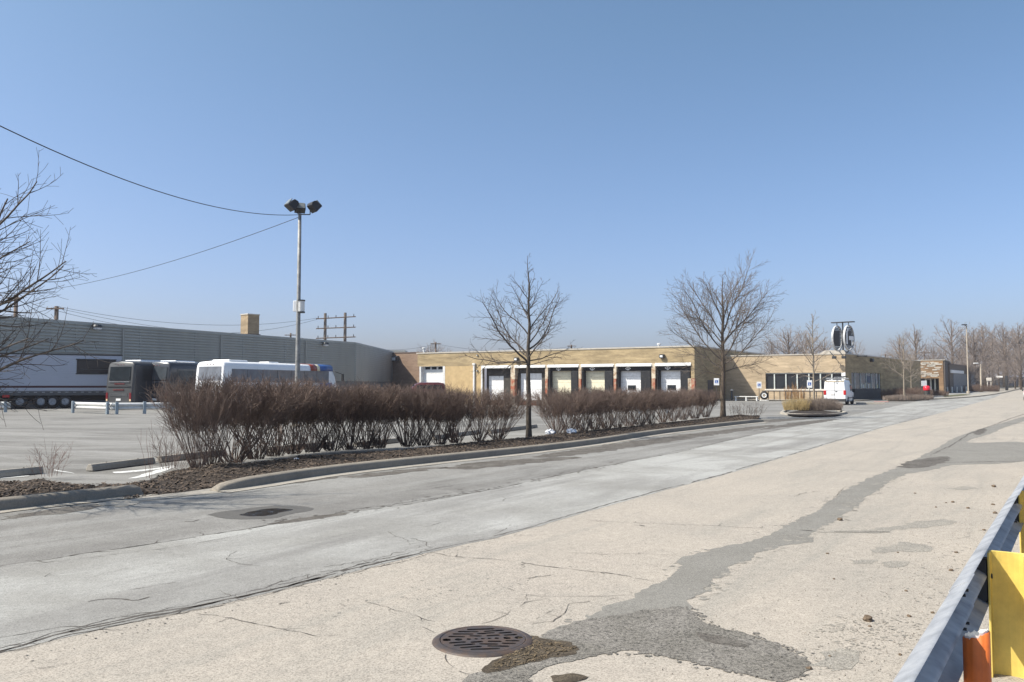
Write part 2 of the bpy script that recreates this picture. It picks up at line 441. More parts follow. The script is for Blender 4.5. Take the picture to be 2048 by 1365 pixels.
SHL = img([(-420,1080),(-60,1034),(0,1026),(100,1015),(185,1005),(250,1000),(300,993),(400,985),(470,982),(540,971),(620,959),(717,946),(862,930),(1060,909),(1203,891),(1306,873),(1388,863),(1480,852),(1528,846),(1600,838),(1680,828)])
structure(strip(resample(SHL, 160, 1.4), resample(K[:12] + [hz(1700, 833)], 160, 1.4), zl(0.0062), 6), 'road_shoulder', M_SHOULD)
# patched strip that wanders up the road to the right, and its gritty low end by the drain
PATCH = [(1085,1270),(1150,1241),(1200,1221),(1265,1196),(1330,1160),(1350,1146),(1358,1124),(1375,1116),(1400,1109),(1450,1092),(1500,1085),(1570,1053),(1640,1020),(1665,1000),(1690,980),(1740,955),(1800,935),(1850,910),(1880,893),(1905,878),(1960,858),(1990,851),(2060,830),(2070,836),(2000,858),(1985,868),(1940,880),(1930,888),(2060,882),(2060,905),(2060,925),(1960,930),(1900,930),(1860,942),(1800,952),(1770,972),(1735,992),(1690,1035),(1650,1052),(1622,1070),(1632,1082),(1600,1090),(1560,1094),(1510,1111),(1480,1130),(1430,1166),(1395,1193),(1374,1210),(1378,1228),(1330,1236),(1200,1262)]
flat_poly(PATCH, 0.008, M_PATCH, 'road_patch', 0.024, road, 0.045, 4)
GRIT = [(915,1380),(950,1345),(1005,1322),(1060,1285),(1090,1268),(1160,1244),(1240,1228),(1330,1218),(1372,1216),(1400,1243),(1450,1260),(1510,1274),(1590,1305),(1610,1332),(1600,1362),(1560,1372),(1500,1352),(1400,1330),(1310,1308),(1255,1300),(1205,1310),(1170,1322),(1110,1333),(1070,1345),(1040,1375)]
flat_poly(GRIT, 0.012, M_GRIT, 'road_patch', 0.02, road, 0.025, 5)
flat_poly([(1035,1276),(1060,1272),(1100,1283),(1140,1284),(1165,1296),(1158,1308),(1110,1318),(1060,1330),(1000,1345),(960,1350),(985,1328),(1030,1305)], 0.016, M_DEBRIS, 'road_dirt', 0.015, road, 0.03, 6)
flat_poly([(1098,1357),(1130,1350),(1180,1353),(1187,1362),(1140,1370),(1105,1368)], 0.016, M_DEBRIS, 'road_dirt', 0.01, road, 0.03, 7)
flat_poly([(1390,1268),(1450,1275),(1500,1290),(1490,1300),(1430,1290),(1395,1278)], 0.016, M_DIRT, 'road_dirt', 0.012, road, 0.03, 8)
for k, P in enumerate(([(1640,1066),(1700,1062),(1760,1058),(1830,1045),(1880,1038),(1915,1042),(1895,1052),(1830,1058),(1770,1067),(1690,1068)],
        [(1745,1100),(1790,1087),(1850,1088),(1872,1096),(1850,1104),(1800,1106),(1765,1110)], [(1700,1124),(1740,1119),(1748,1126),(1715,1131)],
        [(1767,1128),(1785,1122),(1818,1124),(1815,1132),(1780,1136)], [(1895,978),(1930,973),(1960,977),(1930,983)],
        [(1625,1330),(1690,1300),(1740,1305),(1700,1330),(1650,1345)])):
    flat_poly(P, 0.008, M_WORN, 'road_patch', 0.03, road, 0.05, 20 + k)
flat_poly([(1795,934),(1820,922),(1850,918),(1880,914),(1905,914),(1885,928),(1850,936),(1815,938)], 0.012, M_DIRT, 'road_dirt', 0.03, road, 0.1, 31)
flat_poly([(1945,866),(1960,858),(1975,858),(1970,866),(1955,872)], 0.012, M_DIRT, 'road_dirt', 0.03, road, 0.1, 32)
def flecks(px_pts, n, smin, smax, spread, m_, z, seed, name='road_fleck'):
    q = random.Random(seed); line = densify(img(px_pts), 0.05); mb = MB()
    for _ in range(n):
        c = q.choice(line); c = Vector((c.x + q.gauss(0, spread), c.y + q.gauss(0, spread), 0)); s = smin + (smax - smin) * q.random() ** 2.5; k = 9; a0 = q.uniform(0, 6.28); el = q.uniform(0.35, 1)
        b = len(mb.v); ca, sa = math.cos(a0), math.sin(a0)
        for j in range(k):
            t = 6.2832 * j / k; r = s * q.uniform(0.5, 1.1); x, y = r * math.cos(t), r * math.sin(t) * el; mb.v.append((c.x + x * ca - y * sa, c.y + x * sa + y * ca, gz(c.x, c.y) + zl(z) + 0.00015 * (_ % 5)))
        mb.f.append(tuple(b + j for j in range(k)))
    return mb.obj(name, m_, road)
flecks([(1150,1241),(1265,1196),(1330,1160),(1362,1122),(1450,1092),(1570,1053),(1690,980),(1800,935)], 160, 0.006, 0.05, 0.05, M_PATCH, 0.0075, 71)
flecks([(1380,1212),(1430,1166),(1480,1130),(1560,1094),(1640,1060),(1735,992),(1800,952)], 260, 0.006, 0.07, 0.07, M_WORN, 0.0085, 72)
flecks([(1372,1216),(1440,1257),(1510,1273),(1600,1307),(1600,1362),(1500,1352),(1310,1308),(1205,1310)], 260, 0.004, 0.035, 0.035, M_GRIT, 0.0125, 73)
flecks([(1600,1330),(1700,1310),(1740,1280),(1780,1240),(1720,1250),(1650,1270)], 420, 0.004, 0.022, 0.11, M_WORN, 0.0085, 74)
flecks([(1740,1330),(1800,1270),(1850,1200),(1900,1130),(1950,1060)], 420, 0.003, 0.02, 0.16, M_PATCH, 0.0085, 75)
flecks([(0,1330),(300,1250),(500,1205),(870,1110),(1100,1050)], 420, 0.003, 0.014, 0.12, M_DIRT, 0.0135, 76)
flecks([(560,1225),(700,1205),(640,1235),(1000,1170),(1100,1150)], 120, 0.003, 0.02, 0.10, M_PATCH, 0.0085, 77)
flecks([(540,1045),(700,1025),(1000,975),(1250,925)], 260, 0.008, 0.06, 0.12, M_DIRT, 0.0135, 78)
# darker asphalt beside the kerb, puddle, dirt streaks along the gutter
flat_poly([(414,1031),(440,1025),(490,1019),(540,1013),(600,1013),(634,1018),(610,1026),(575,1030),(550,1038),(500,1041),(440,1038)], 0.012, M_WET, 'damp_stain', 0.01, lane, 0.08, 9)
flat_poly([(478,1031),(500,1024),(540,1018),(575,1019),(590,1022),(560,1027),(540,1033),(500,1035)], 0.014, M_WATER, 'puddle', 0.012, None, 0.06, 10)
flat_poly([(540,1049),(580,1040),(640,1032),(700,1025),(690,1032),(620,1042),(565,1050)], 0.012, M_DIRT, 'road_dirt', 0.015, lane, 0.05, 11)
for k, P in enumerate(([(885,938),(930,928),(990,922),(1080,918),(1150,914),(1165,917),(1080,926),(1000,934),(940,941)],
        [(1060,915),(1150,900),(1260,884),(1380,868),(1470,858),(1540,850),(1560,852),(1420,872),(1300,890),(1190,908),(1100,916)],
        [(690,955),(760,945),(850,936),(900,934),(860,941),(780,950),(710,958)],
        [(1510,862),(1560,850),(1620,842),(1690,838),(1640,846),(1580,854)], [(1480,845),(1540,839),(1640,836),(1600,841),(1530,846)],
        [(560,969),(620,958),(690,950),(640,962),(590,970)], [(0,1034),(80,1024),(180,1012),(215,1008),(190,1018),(100,1030),(0,1042)])):
    flat_poly(P, 0.012, M_DIRT, 'road_dirt', 0.06, lane, 0.12, 40 + k)

# cracks: thin jagged ribbons of dirt
def crack(m, px_pts, w, seed, z=0.013, amp=1.0):
    q = random.Random(seed); pts = densify(img(px_pts), 0.05 if w < 0.03 else 0.09)
    n = len(pts); off = 0.0
    L = []
    for i, p in enumerate(pts):
        d = (pts[min(n - 1, i + 1)] - pts[max(0, i - 1)]).normalized(); s = Vector((-d.y, d.x, 0))
        off = off * 0.75 + q.uniform(-1, 1) * 0.014 * amp
        ww = w * q.uniform(0.25, 1.0) * (0.35 if q.random() < 0.12 else 1.0) * min(1, 4 * min(i + 1, n - i) / n + 0.3)
        c = p + s * off
        L.append((c - s * ww / 2, c + s * ww / 2))
    b = len(m.v)
    for a, c in L:
        m.v.append((a.x, a.y, gz(a.x, a.y) + zl(z))); m.v.append((c.x, c.y, gz(c.x, c.y) + zl(z)))
    gap = 0
    for i in range(n - 1):
        if gap == 0 and q.random() < 0.05: gap = q.randint(1, 3)
        if gap > 0: gap -= 1; continue
        m.f.append((b + 2 * i, b + 2 * i + 1, b + 2 * i + 3, b + 2 * i + 2))
    if w < 0.03 and n > 12:          # short side cracks
        for i in range(6, n - 4, q.randint(9, 16)):
            c = (L[i][0] + L[i][1]) / 2; d = (pts[i + 1] - pts[i]).normalized(); a = q.choice((-1, 1)) * q.uniform(0.5, 1.4); e = Vector((d.x * math.cos(a) - d.y * math.sin(a), d.x * math.sin(a) + d.y * math.cos(a), 0)); ww = w * 0.6
            for j in range(q.randint(2, 6)):
                f2 = c + (e + Vector((q.uniform(-.6, .6), q.uniform(-.6, .6), 0))).normalized() * 0.045; s2 = Vector((-(f2 - c).y, (f2 - c).x, 0)).normalized() * ww / 2; w2 = ww * 0.75; b2 = len(m.v)
                for p_ in (c - s2, c + s2, f2 + s2 * .75, f2 - s2 * .75): m.v.append((p_.x, p_.y, gz(p_.x, p_.y) + zl(z) + 0.0003))
                m.f.append((b2, b2 + 3, b2 + 2, b2 + 1)); c = f2; ww = w2
JJ = [(-100,1327),(0,1303),(110,1274),(230,1247),(340,1226),(450,1203),(640,1157),(760,1127),(870,1099)]
def shift(P, dx, dy): return [(x + dx, y + dy) for x, y in P]
m = MB(); crack(m, JJ, 0.05, 1, amp=1.6); crack(m, JJ, 0.045, 4, amp=2.2); crack(m, shift(JJ, 0, 7), 0.016, 2, amp=1.5); crack(m, shift(JJ, 0, -6), 0.016, 3, amp=1.6)
crack(m, J_PX[5:], 0.055, 5); crack(m, [(0,1278),(60,1268),(120,1258),(200,1253)], 0.012, 6); crack(m, [(500,1183),(560,1163),(620,1150),(700,1138),(780,1118)], 0.014, 7, amp=2)
crack(m, [(640,1140),(700,1128),(760,1116),(860,1093)], 0.012, 77, amp=3)
m.obj('paving_joint', M_CRACK, lane)
m = MB(); crack(m, K_PX[1:5], 0.026, 8); crack(m, K_PX[4:], 0.04, 9); crack(m, [(0,1136),(150,1122),(330,1098),(500,1070)], 0.01, 10)
crack(m, [(620,1041),(700,1021),(760,1013),(880,995),(1010,972)], 0.03, 78, amp=2)
crack(m, [(1220,930),(1400,893),(1560,859),(1660,838)], 0.018, 79)
m.obj('paving_joint', M_CRACK, lane)
m = MB()
for k, (P, w) in enumerate(([((475,1103),(470,1108),(455,1115),(448,1121),(465,1126),(490,1131),(518,1134)), .012], [((175,1205),(200,1201),(240,1201),(275,1203),(300,1196),(312,1191)), .028],
        [((260,1182),(290,1178),(350,1166)), .012], [((775,1065),(785,1071),(800,1076),(815,1082),(822,1092)), .012], [((800,1077),(830,1080),(848,1086),(862,1097)), .012],
        [((1004,1004),(1012,998),(1040,993),(1080,989)), .014], [((1018,1051),(1017,1056),(1008,1063),(985,1071)), .014], [((80,1198),(120,1196)), .014], [((90,1156),(102,1149)), .014],
        [((845,1056),(870,1050),(900,1044),(950,1041)), .01], [((370,1044),(385,1045),(400,1041)), .03], [((870,976),(900,974),(905,972)), .03], [((880,990),(930,984)), .02])):
    crack(m, P, w, 50 + k)
m.obj('crack', M_CRACK, lane)
m = MB()
for k, (P, w) in enumerate(([((862,1106),(900,1115),(975,1118),(1060,1130),(1140,1140),(1200,1146),(1260,1156),(1310,1166)), .016], [((390,1229),(430,1233),(480,1243),(540,1256),(590,1265),(640,1274),(670,1273)), .010],
        [((1150,1038),(1200,1044),(1290,1048),(1400,1052),(1500,1057),(1560,1058)), .012], [((1120,1105),(1200,1110),(1300,1110),(1365,1113)), .008],
        [((960,1250),(1010,1235),(1025,1222),(1050,1207),(1090,1199)), .009], [((1005,1175),(1040,1190),(1090,1196),(1160,1195),(1255,1194)), .008],
        [((1045,1252),(1105,1245),(1125,1227),(1140,1210),(1180,1205),(1240,1198)), .009], [((1070,1240),(1090,1228),(1110,1222),(1125,1225)), .007],
        [((868,1268),(850,1255),(840,1235)), .006], [((895,1312),(900,1330),(920,1345),(935,1352)), .008], [((1665,1000),(1690,975)), .01],
        [((1050,1158),(1075,1155),(1100,1152)), .012], [((730,1205),(800,1225),(870,1245)), .006], [((560,1210),(580,1206)), .02], [((75,1340),(110,1336)), .02],
        [((1600,1062),(1650,1065),(1720,1066),(1780,1066)), .03], [((1890,926),(1960,925),(2060,923)), .05], [((1930,849),(1990,849),(2060,847)), .10], [((1820,935),(1800,934),(1785,931)), .03],
        [((1985,852),(2020,838),(2060,825),(2100,810)), .10], [((1860,912),(1900,893),(1940,868),(1985,851)), .06], [((1940,878),(2060,880)), .04],
        [((1690,1040),(1700,1043)), .02],
        [((1410,1180),(1440,1165)), .008],
        [((1440,1188),(1380,1198)), .008], [((1590,995),(1600,990),(1640,983)), .016], [((1690,975),(1720,972)), .016], [((1280,1052),(1290,1054)), .03])):
    crack(m, P, w, 80 + k, 0.017 if k > 13 else 0.013)
m.obj('crack', M_CRACK, road)

# the kerb: face, rounded top, gutter pan, drawn along a path
def kerb(pts, heights, name, pan=0.0, width=0.2, mat_=None, flip=1):
    pts = densify(pts, 0.25)
    n = len(pts); nh = len(heights) - 1
    m = MB(); W = 7
    for i, p in enumerate(pts):
        d = (pts[min(n - 1, i + 1)] - pts[max(0, i - 1)]).normalized(); s = Vector((-d.y, d.x, 0)) * flip
        f = i / (n - 1) * nh; k = min(nh - 1, int(f)); h = heights[k] + (heights[k + 1] - heights[k]) * (f - k)
        zb = gz(p.x, p.y)
        for o, z in ((0, -0.02), (0.012, h * 0.6), (0.03, h * 0.88), (0.06, h), (width - 0.02, h + 0.004), (width, h * 0.9), (width + 0.02, -0.02)):
            q = p + s * o; m.v.append((q.x, q.y, zb + z))
    for i in range(n - 1):
        for k in range(W - 1):
            a = i * W + k; m.f.append((a, a + W, a + W + 1, a + 1) if flip > 0 else (a, a + 1, a + W + 1, a + W))
    m.f.append(tuple(range(W))); m.f.append(tuple((n - 1) * W + k for k in range(W - 1, -1, -1)))
    o = m.obj(name, mat_ or M_CONC, None, True); o['kind'] = 'structure'
    md = o.modifiers.new('edges', 'EDGE_SPLIT'); md.split_angle = R(40)
    if pan:
        m = MB(); q = random.Random(len(pts))
        for i, p in enumerate(pts):
            d = (pts[min(n - 1, i + 1)] - pts[max(0, i - 1)]).normalized(); s = Vector((-d.y, d.x, 0)) * flip
            a = p - s * (pan * q.uniform(0.86, 1.06)); z = gz(p.x, p.y)
            c = p + s * 0.02
            m.v.append((a.x, a.y, z + 0.014)); m.v.append((c.x, c.y, z + 0.022))
        for i in range(n - 1): m.f.append((2 * i, 2 * i + 2, 2 * i + 3, 2 * i + 1))
        m.obj('gutter', M_CONC2, o)
    return o
kp = smooth_line(img([(436,985),(470,981),(540,970),(620,957),(717,944),(862,928),(1060,907),(1203,889),(1306,871),(1388,861),(1480,850),(1528,845)]), 2)
kerb(kp, [0.015, 0.11, 0.155, 0.16] + [0.16] * 24 + [0.12], 'kerb', 0.26, 0.22)
kp2 = smooth_line(img([(-330,1068),(-60,1032),(0,1024),(100,1013),(185,1003),(250,996),(290,992)]), 2)
kerb(kp2, [0.16] * 22 + [0.15, 0.06, 0.012], 'kerb', 0.2, 0.2)
flat_poly([(250,1000),(300,990),(380,980),(440,972),(500,965),(540,967),(545,972),(470,984),(400,991),(330,999),(262,1006)], 0.018, M_CONC2, 'drain_apron', 0.01, None, 0.08, 12)
flat_poly([(192,1010),(215,1003),(262,1000),(285,1006),(262,1012),(240,1015),(218,1012),(205,1014)], 0.02, M_CONC2, 'broken_apron', 0.012, None, 0.06, 13)

# planting bed of mulch
BED = [(-120,1006),(0,990),(100,979),(185,972),(225,978),(258,984),(300,977),(370,970),(430,962),(500,950),(600,938),(717,924),(862,909),(1060,889),(1203,872),(1306,857),(1388,848),(1480,839),(1518,836),(1520,832),(1480,829),(1440,832),(1400,837),(1300,847),(1200,857),(1110,866),(1060,872),(960,880),(880,889),(800,898),(700,904),(600,911),(500,922),(420,928),(345,937),(300,955),(250,962),(190,968),(150,965),(90,957),(0,960),(-120,972)]
GAPA, GAPB = hz(250, 1000), hz(436, 972)
def gapf(x, y):
    d = (GAPB - GAPA); t = max(0, min(1, ((x - GAPA.x) * d.x + (y - GAPA.y) * d.y) / d.length_squared)); c = GAPA + d * t
    return ss(0.05, 1.3, math.hypot(x - c.x, y - c.y))
def bed(px_pts, z0, m, name, amp=0.05, seed=1, cuts=1, step=0.22, lift=0.0):
    pts = img(px_pts, z0); pts.append(pts[0]); pts = densify(pts, step)[:-1]
    bm = bmesh.new(); vs = [bm.verts.new((p.x, p.y, 0)) for p in pts]
    es = [bm.edges.new((vs[i], vs[(i + 1) % len(vs)])) for i in range(len(vs))]
    bmesh.ops.triangle_fill(bm, edges=es, use_beauty=True)
    bmesh.ops.subdivide_edges(bm, edges=[e for e in bm.edges if not e.is_boundary], cuts=cuts, use_grid_fill=True)
    bmesh.ops.triangulate(bm, faces=bm.faces)
    q = random.Random(seed)
    for v in bm.verts:
        g_ = gapf(v.co.x, v.co.y); v.co.z = gz(v.co.x, v.co.y) + 0.012 + z0 * 0.8 * g_ + ((q.uniform(-amp, amp) + lift) * (0.25 + 0.75 * g_) if not v.is_boundary else -0.03 * g_)
    for f in bm.faces:
        if f.normal.z < 0: f.normal_flip()
    me = bpy.data.meshes.new(name); bm.to_mesh(me); bm.free(); me.materials.append(m)
    me.polygons.foreach_set('use_smooth', [True] * len(me.polygons))
    o = bpy.data.objects.new(name, me); col.objects.link(o); o['kind'] = 'structure'
    return o, pts
mulch, mp = bed(BED, 0.12, M_MULCH, 'mulch_bed', 0.035, 3, 2)
# loose wood chips over the mulch
def inside(pts, x, y):
    c = False; n = len(pts)
    for i in range(n):
        a, b = pts[i], pts[i - 1]
        if (a.y > y) != (b.y > y) and x < (b.x - a.x) * (y - a.y) / (b.y - a.y) + a.x: c = not c
    return c
from mathutils.bvhtree import BVHTree
def bvh(o):
    return BVHTree.FromPolygons([v.co[:] for v in o.data.vertices], [p.vertices[:] for p in o.data.polygons])
tree_m = bvh(mulch)
def mz(x, y):
    h = tree_m.ray_cast(Vector((x, y, 3)), Vector((0, 0, -1)))
    return h[0].z if h[0] else 0.0
chips = MB(); q = random.Random(11)
xs = [p.x for p in mp]; ys = [p.y for p in mp]; n = 0
while n < 9000:
    y = min(ys) + (max(ys) - min(ys)) * q.random() ** 1.7; x = q.uniform(min(xs), max(xs))
    if not inside(mp, x, y): continue
    n += 1; z = mz(x, y) + 0.012; l, w = q.uniform(0.015, 0.045), q.uniform(0.006, 0.016); a = q.uniform(0, 6.28); tl = q.uniform(-0.6, 0.6)
    d = Vector((math.cos(a), math.sin(a), tl)).normalized() * l; s = Vector((-math.sin(a), math.cos(a), q.uniform(-.5, .5))) * w; c = Vector((x, y, z))
    b = len(chips.v); chips.v += [tuple(c - d - s), tuple(c + d - s), tuple(c + d + s), tuple(c - d + s), tuple(c + Vector((0, 0, 0.008)))]
    chips.f += [(b, b + 1, b + 4), (b + 1, b + 2, b + 4), (b + 2, b + 3, b + 4), (b + 3, b, b + 4)]
tag(chips.obj('mulch_chips', M_CHIP), kind='stuff')

# painted stall lines and a low concrete edge on the lot
M_LINE = stained('worn white road paint', (0.62, 0.62, 0.60), (0.34, 0.33, 0.32), 0.8, 6, 0.56)
for k, P in enumerate(([(258,958),(300,945),(340,933),(352,934),(330,943),(280,957)], [(-40,958),(0,955),(60,951),(60,953),(0,958),(-40,961)], [(225,945),(300,939),(350,931),(350,933),(300,942),(230,948)],
                       [(108,940),(150,947),(150,948),(106,942)])):
    flat_poly(P, 0.006, M_LINE, 'painted_line', 0.008, None, 0.1, 60 + k)
# pale shoulder and dry ground beyond the guardrail, sidewalk and turf far off
flat_poly([(2080,1500),(2048,1240),(2085,1000),(2250,950),(2500,1000),(2500,1500)], 0.012, M_LOT, 'shoulder', 0.01, None, 0.3, 64)
def far_sheet(pts, z, m, name):
    """sheet over points given as (px, depth), following the slope of the land"""
    P = [at(px, y) for px, y in pts]
    bm = bmesh.new(); vs = [bm.verts.new((p.x, p.y, 0)) for p in densify(P + [P[0]], 2.5)[:-1]]
    es = [bm.edges.new((vs[i], vs[(i + 1) % len(vs)])) for i in range(len(vs))]
    bmesh.ops.triangle_fill(bm, edges=es, use_beauty=True)
    bmesh.ops.subdivide_edges(bm, edges=[e for e in bm.edges if not e.is_boundary], cuts=1)
    bmesh.ops.triangulate(bm, faces=bm.faces)
    for v in bm.verts: v.co.z = gz(v.co.x, v.co.y) + z
    for f in bm.faces:
        if f.normal.z < 0: f.normal_flip()
    me = bpy.data.meshes.new(name); bm.to_mesh(me); bm.free(); me.materials.append(m)
    o = bpy.data.objects.new(name, me); col.objects.link(o); o['kind'] = 'structure'; return o
far_sheet([(1852,97),(1900,104),(1960,118),(2010,145),(2045,190),(1992,190),(1975,150),(1945,128),(1900,113),(1850,102)], 0.05, M_CONC2, 'sidewalk')
far_sheet([(1888,114),(1942,130),(1925,135),(1885,124)], 0.04, M_GRASS, 'lawn')
far_sheet([(1960,205),(2300,205),(2600,330),(1900,330)], 0.05, M_GRASS, 'lawn')
kerb(smooth_line([at(1775,88,0), at(1815,88.5,0), at(1838,90,0), at(1852,96,0), at(1900,103,0), at(1960,117,0), at(2010,144,0), at(2045,189,0)], 2), [0.14] * 6, 'kerb', 0.25, 0.2)
far_sheet([(1440,93.5),(1690,86.5),(1745,93),(1700,98.5),(1690,91),(1462,98)], 0.09, M_CONC2, 'sidewalk')
# ================================================================ buildings
M_YBRICK = brick('yellow brick', (0.57, 0.435, 0.245), (0.49, 0.365, 0.20), (0.46, 0.38, 0.26), 0.22, 0.075, 0.42)
M_BBRICK = brick('buff brick', (0.70, 0.545, 0.36), (0.62, 0.475, 0.31), (0.58, 0.48, 0.36), 0.22, 0.075, 0.32)
M_RBRICK = brick('red brown brick', (0.33, 0.20, 0.14), (0.40, 0.27, 0.19), (0.36, 0.29, 0.22))
M_CBRICK = brick('tan chimney brick', (0.46, 0.35, 0.22), (0.38, 0.28, 0.17), (0.45, 0.38, 0.29), 0.24, 0.12, 0.3)
M_STUCCO = stained('yellow stucco', (0.50, 0.365, 0.195), (0.39, 0.275, 0.14), 0.9, 0.6, 0.6)
M_COPING = stained('pale coping', (0.46, 0.42, 0.36), (0.38, 0.34, 0.28), 0.6, 1.5, 0.62)
M_LINTEL = stained('white steel lintel', (0.66, 0.66, 0.65), (0.36, 0.26, 0.18), 0.6, 1.6, 0.66)
M_COLW = stained('cream painted pillar', (0.60, 0.52, 0.40), (0.34, 0.22, 0.13), 0.7, 2.2, 0.52)
M_COLO = stained('orange red pillar paint', (0.36, 0.11, 0.06), (0.38, 0.28, 0.19), 0.7, 2.5, 0.50)
M_SEAL = stained('black dock seal', (0.014, 0.015, 0.018), (0.04, 0.038, 0.035), 0.75, 2.5, 0.6)
M_RECESS = stained('dark recess wall', (0.05, 0.047, 0.042), (0.10, 0.09, 0.078), 0.9, 1.8, 0.55)  # near-black base with random paler blotches
M_DOORW = stained('white dock door', (0.80, 0.80, 0.80), (0.52, 0.50, 0.46), 0.5, 1.4, 0.68)
M_DOORC = stained('cream dock door', (0.76, 0.70, 0.52), (0.55, 0.48, 0.34), 0.55, 1.4, 0.66)
def siding_mat():
    t = NT('grey green siding'); st = t.ramp(t.noise(1.0, 6, 0.65, t.mapping((1.1, 1.1, 0.12))), [(0.35, 0.93), (0.65, 1.03)])
    t.color(t.mix(1.0, t.ramp(t.noise(0.25, 4), [(0.3, (0.345, 0.34, 0.30)), (0.7, (0.395, 0.39, 0.35))]), st, 'MULTIPLY')).rm(0.5, 0.15, 0.4); return t.m
M_SIDING = siding_mat()
M_SIDTRIM = mat('grey siding trim', (0.39, 0.385, 0.345), 0.5, 0.15, 0.06, 0.4)
M_ROOF = mat('grey roofing', (0.30, 0.29, 0.28), 0.9, 0, 0.15, 0.3)
M_BUMPER = stained('rusty dock leveller', (0.12, 0.05, 0.03), (0.05, 0.03, 0.025), 0.85, 3, 0.5)
M_SILL = mat('pale stone sill', (0.62, 0.57, 0.50), 0.75, 0, 0.1, 2)
M_MULL = mat('pale window mullion', (0.58, 0.61, 0.58), 0.5, 0.2, 0.08, 2)

# ---- building with the loading docks
fr = Frame(*DOCK, ANG)
sL = fr.s(835)                                       # negative: left end of the yellow front
B2 = empty('dock_building', (*DOCK, 0), ANG, 'low yellow brick warehouse with six open loading docks along its sunlit front', 'warehouse')
ZT = fr.z(1390, 694)
zband = fr.z(1200, 728)
BAYS = [(965, 1021), (1030, 1090), (1096, 1157), (1163, 1227), (1233, 1303), (1311, 1382)]
bays = [(fr.s(a), fr.s(b)) for a, b in BAYS]
g0, g1 = fr.s(839), fr.s(890)
zgar = fr.z(865, 733)
m = MB()
m.box(sL, 0, 0, 0.45, zband, ZT)
m.box(g1, bays[0][0], 0.012, 0.45, -1.2, zband - 0.001)
m.obj('brick_band', M_YBRICK, B2).data  # upper courses
m = MB()
m.box(g1 + 0.003, bays[0][0] - 0.003, -0.003, 0.011, -1.2, zband - 0.02); m.obj('stucco_panel', M_STUCCO, B2)
m = MB(); m.box(sL - 0.2, 0.06, -0.06, 0.5, ZT, ZT + 0.16); m.obj('coping', M_COPING, B2)
m = MB(); m.box(sL + 0.2, -0.5, 0.45, 44, ZT - 0.5, ZT - 0.2); m.obj('roof', M_ROOF, B2)
M_YSIDE = M_YBRICK
m = MB(); m.box(-0.45, -0.001, 0.4502, 46, -1.2, ZT - 0.001); m.obj('side_wall', M_YSIDE, B2)
m = MB(); m.box(-0.5, 0.06, 0.5, 46.1, ZT, ZT + 0.16); m.obj('coping', M_COPING, B2)
# recessed dock wall behind everything
DEP = 0.95
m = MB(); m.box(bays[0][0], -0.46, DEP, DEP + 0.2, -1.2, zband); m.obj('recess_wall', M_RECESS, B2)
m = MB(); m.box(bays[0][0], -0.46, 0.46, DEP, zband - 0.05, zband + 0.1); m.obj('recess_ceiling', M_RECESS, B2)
# garage door at the left end
m = MB(); m.box(sL, g0, 0, 0.45, -1.2, zband); m.obj('wall_return', M_RBRICK, B2)
m = MB(); m.box(g0, g0 + 0.25, -0.02, 0.5, -1.2, zgar); m.box(g1 - 0.35, g1, -0.02, 0.5, -1.2, zgar); m.box(g0, g1, -0.025, 0.45, zgar, zband - 0.001); 
m.obj('door_jamb', M_LINTEL, B2)
gd = MB()
for k in range(5):
    z0 = -0.6 + k * (zgar + 0.6) / 5; gd.cbox(g0 + 0.25, g1 - 0.35, 0.5, 0.56, z0 + 0.012, z0 + (zgar + 0.6) / 5 - 0.012, 0.015)
gdo = gd.obj('garage_door', M_WHITE, B2)
for k in range(3):
    c = g0 + 0.25 + (g1 - g0 - 0.6) * (0.2 + 0.3 * k); zz = fr.z(865, 736.5)
    w = MB().cbox(c - 0.4, c + 0.4, 0.48, 0.52, zz - 0.18, zz + 0.18, 0.02); w.obj('window_pane', M_GLASS, gdo)
# pillars
edges = []
for k in range(len(bays) - 1): edges.append((bays[k][1], bays[k + 1][0]))
edges.append((bays[-1][1], 0.0))
zor = fr.z(1240, 758)
def dbox(mb, a, b, y0, y1, z0, z1): mb.cbox(a, b, y0, y1, z0, z1, 0.025)
for k, (a, b) in enumerate(edges):
    last = k == len(edges) - 1
    p = MB(); dbox(p, a, b, 0.002, DEP - 0.002, zor, zband - 0.002)
    po = p.obj('pillar', M_YBRICK if last else M_COLW, B2)
    q_ = MB()
    if last: dbox(q_, b - 0.75, b - 0.004, 0.002, 0.445, -1.2, zor); q_.obj('painted_base', M_COLO, po); q2 = MB(); dbox(q2, a, b - 0.755, 0.002, DEP - .002, -1.2, zor); q2.obj('pillar_base', M_COLW, po)
    else:
        dbox(q_, a, b - 0.05, 0.002, DEP - 0.3, -0.1, zor - 0.001); q_.obj('painted_base', M_COLO if k != 1 or True else M_COLW, po)
        e_ = MB(); mid = (a + b) / 2; hw = (b - a) / 2
        e_.extr([(mid - hw - 0.35, -1.0), (mid + hw + 0.35, -1.0), (mid + hw + 0.1, 0.0), (mid + hw - 0.05, 0.35), (mid - hw + 0.05, 0.35), (mid - hw - 0.1, 0.0)], 'y', -0.35, 0.6)
        e_.obj('footing', M_CONC2, po)
p = MB(); p.box(bays[0][0] - 0.22, bays[0][0], -0.03, 0.3, -1.2, zband); p.obj('corner_guard', M_LINTEL, B2)
DOORS = [(978, 1008, 752, M_DOORW), (1036, 1084, 747, M_DOORW), (1103, 1147, 742, M_DOORC), (1171, 1214, 742, M_DOORC), (1242, 1286, 742, M_DOORW), (1322, 1365, 741, M_DOORW)]
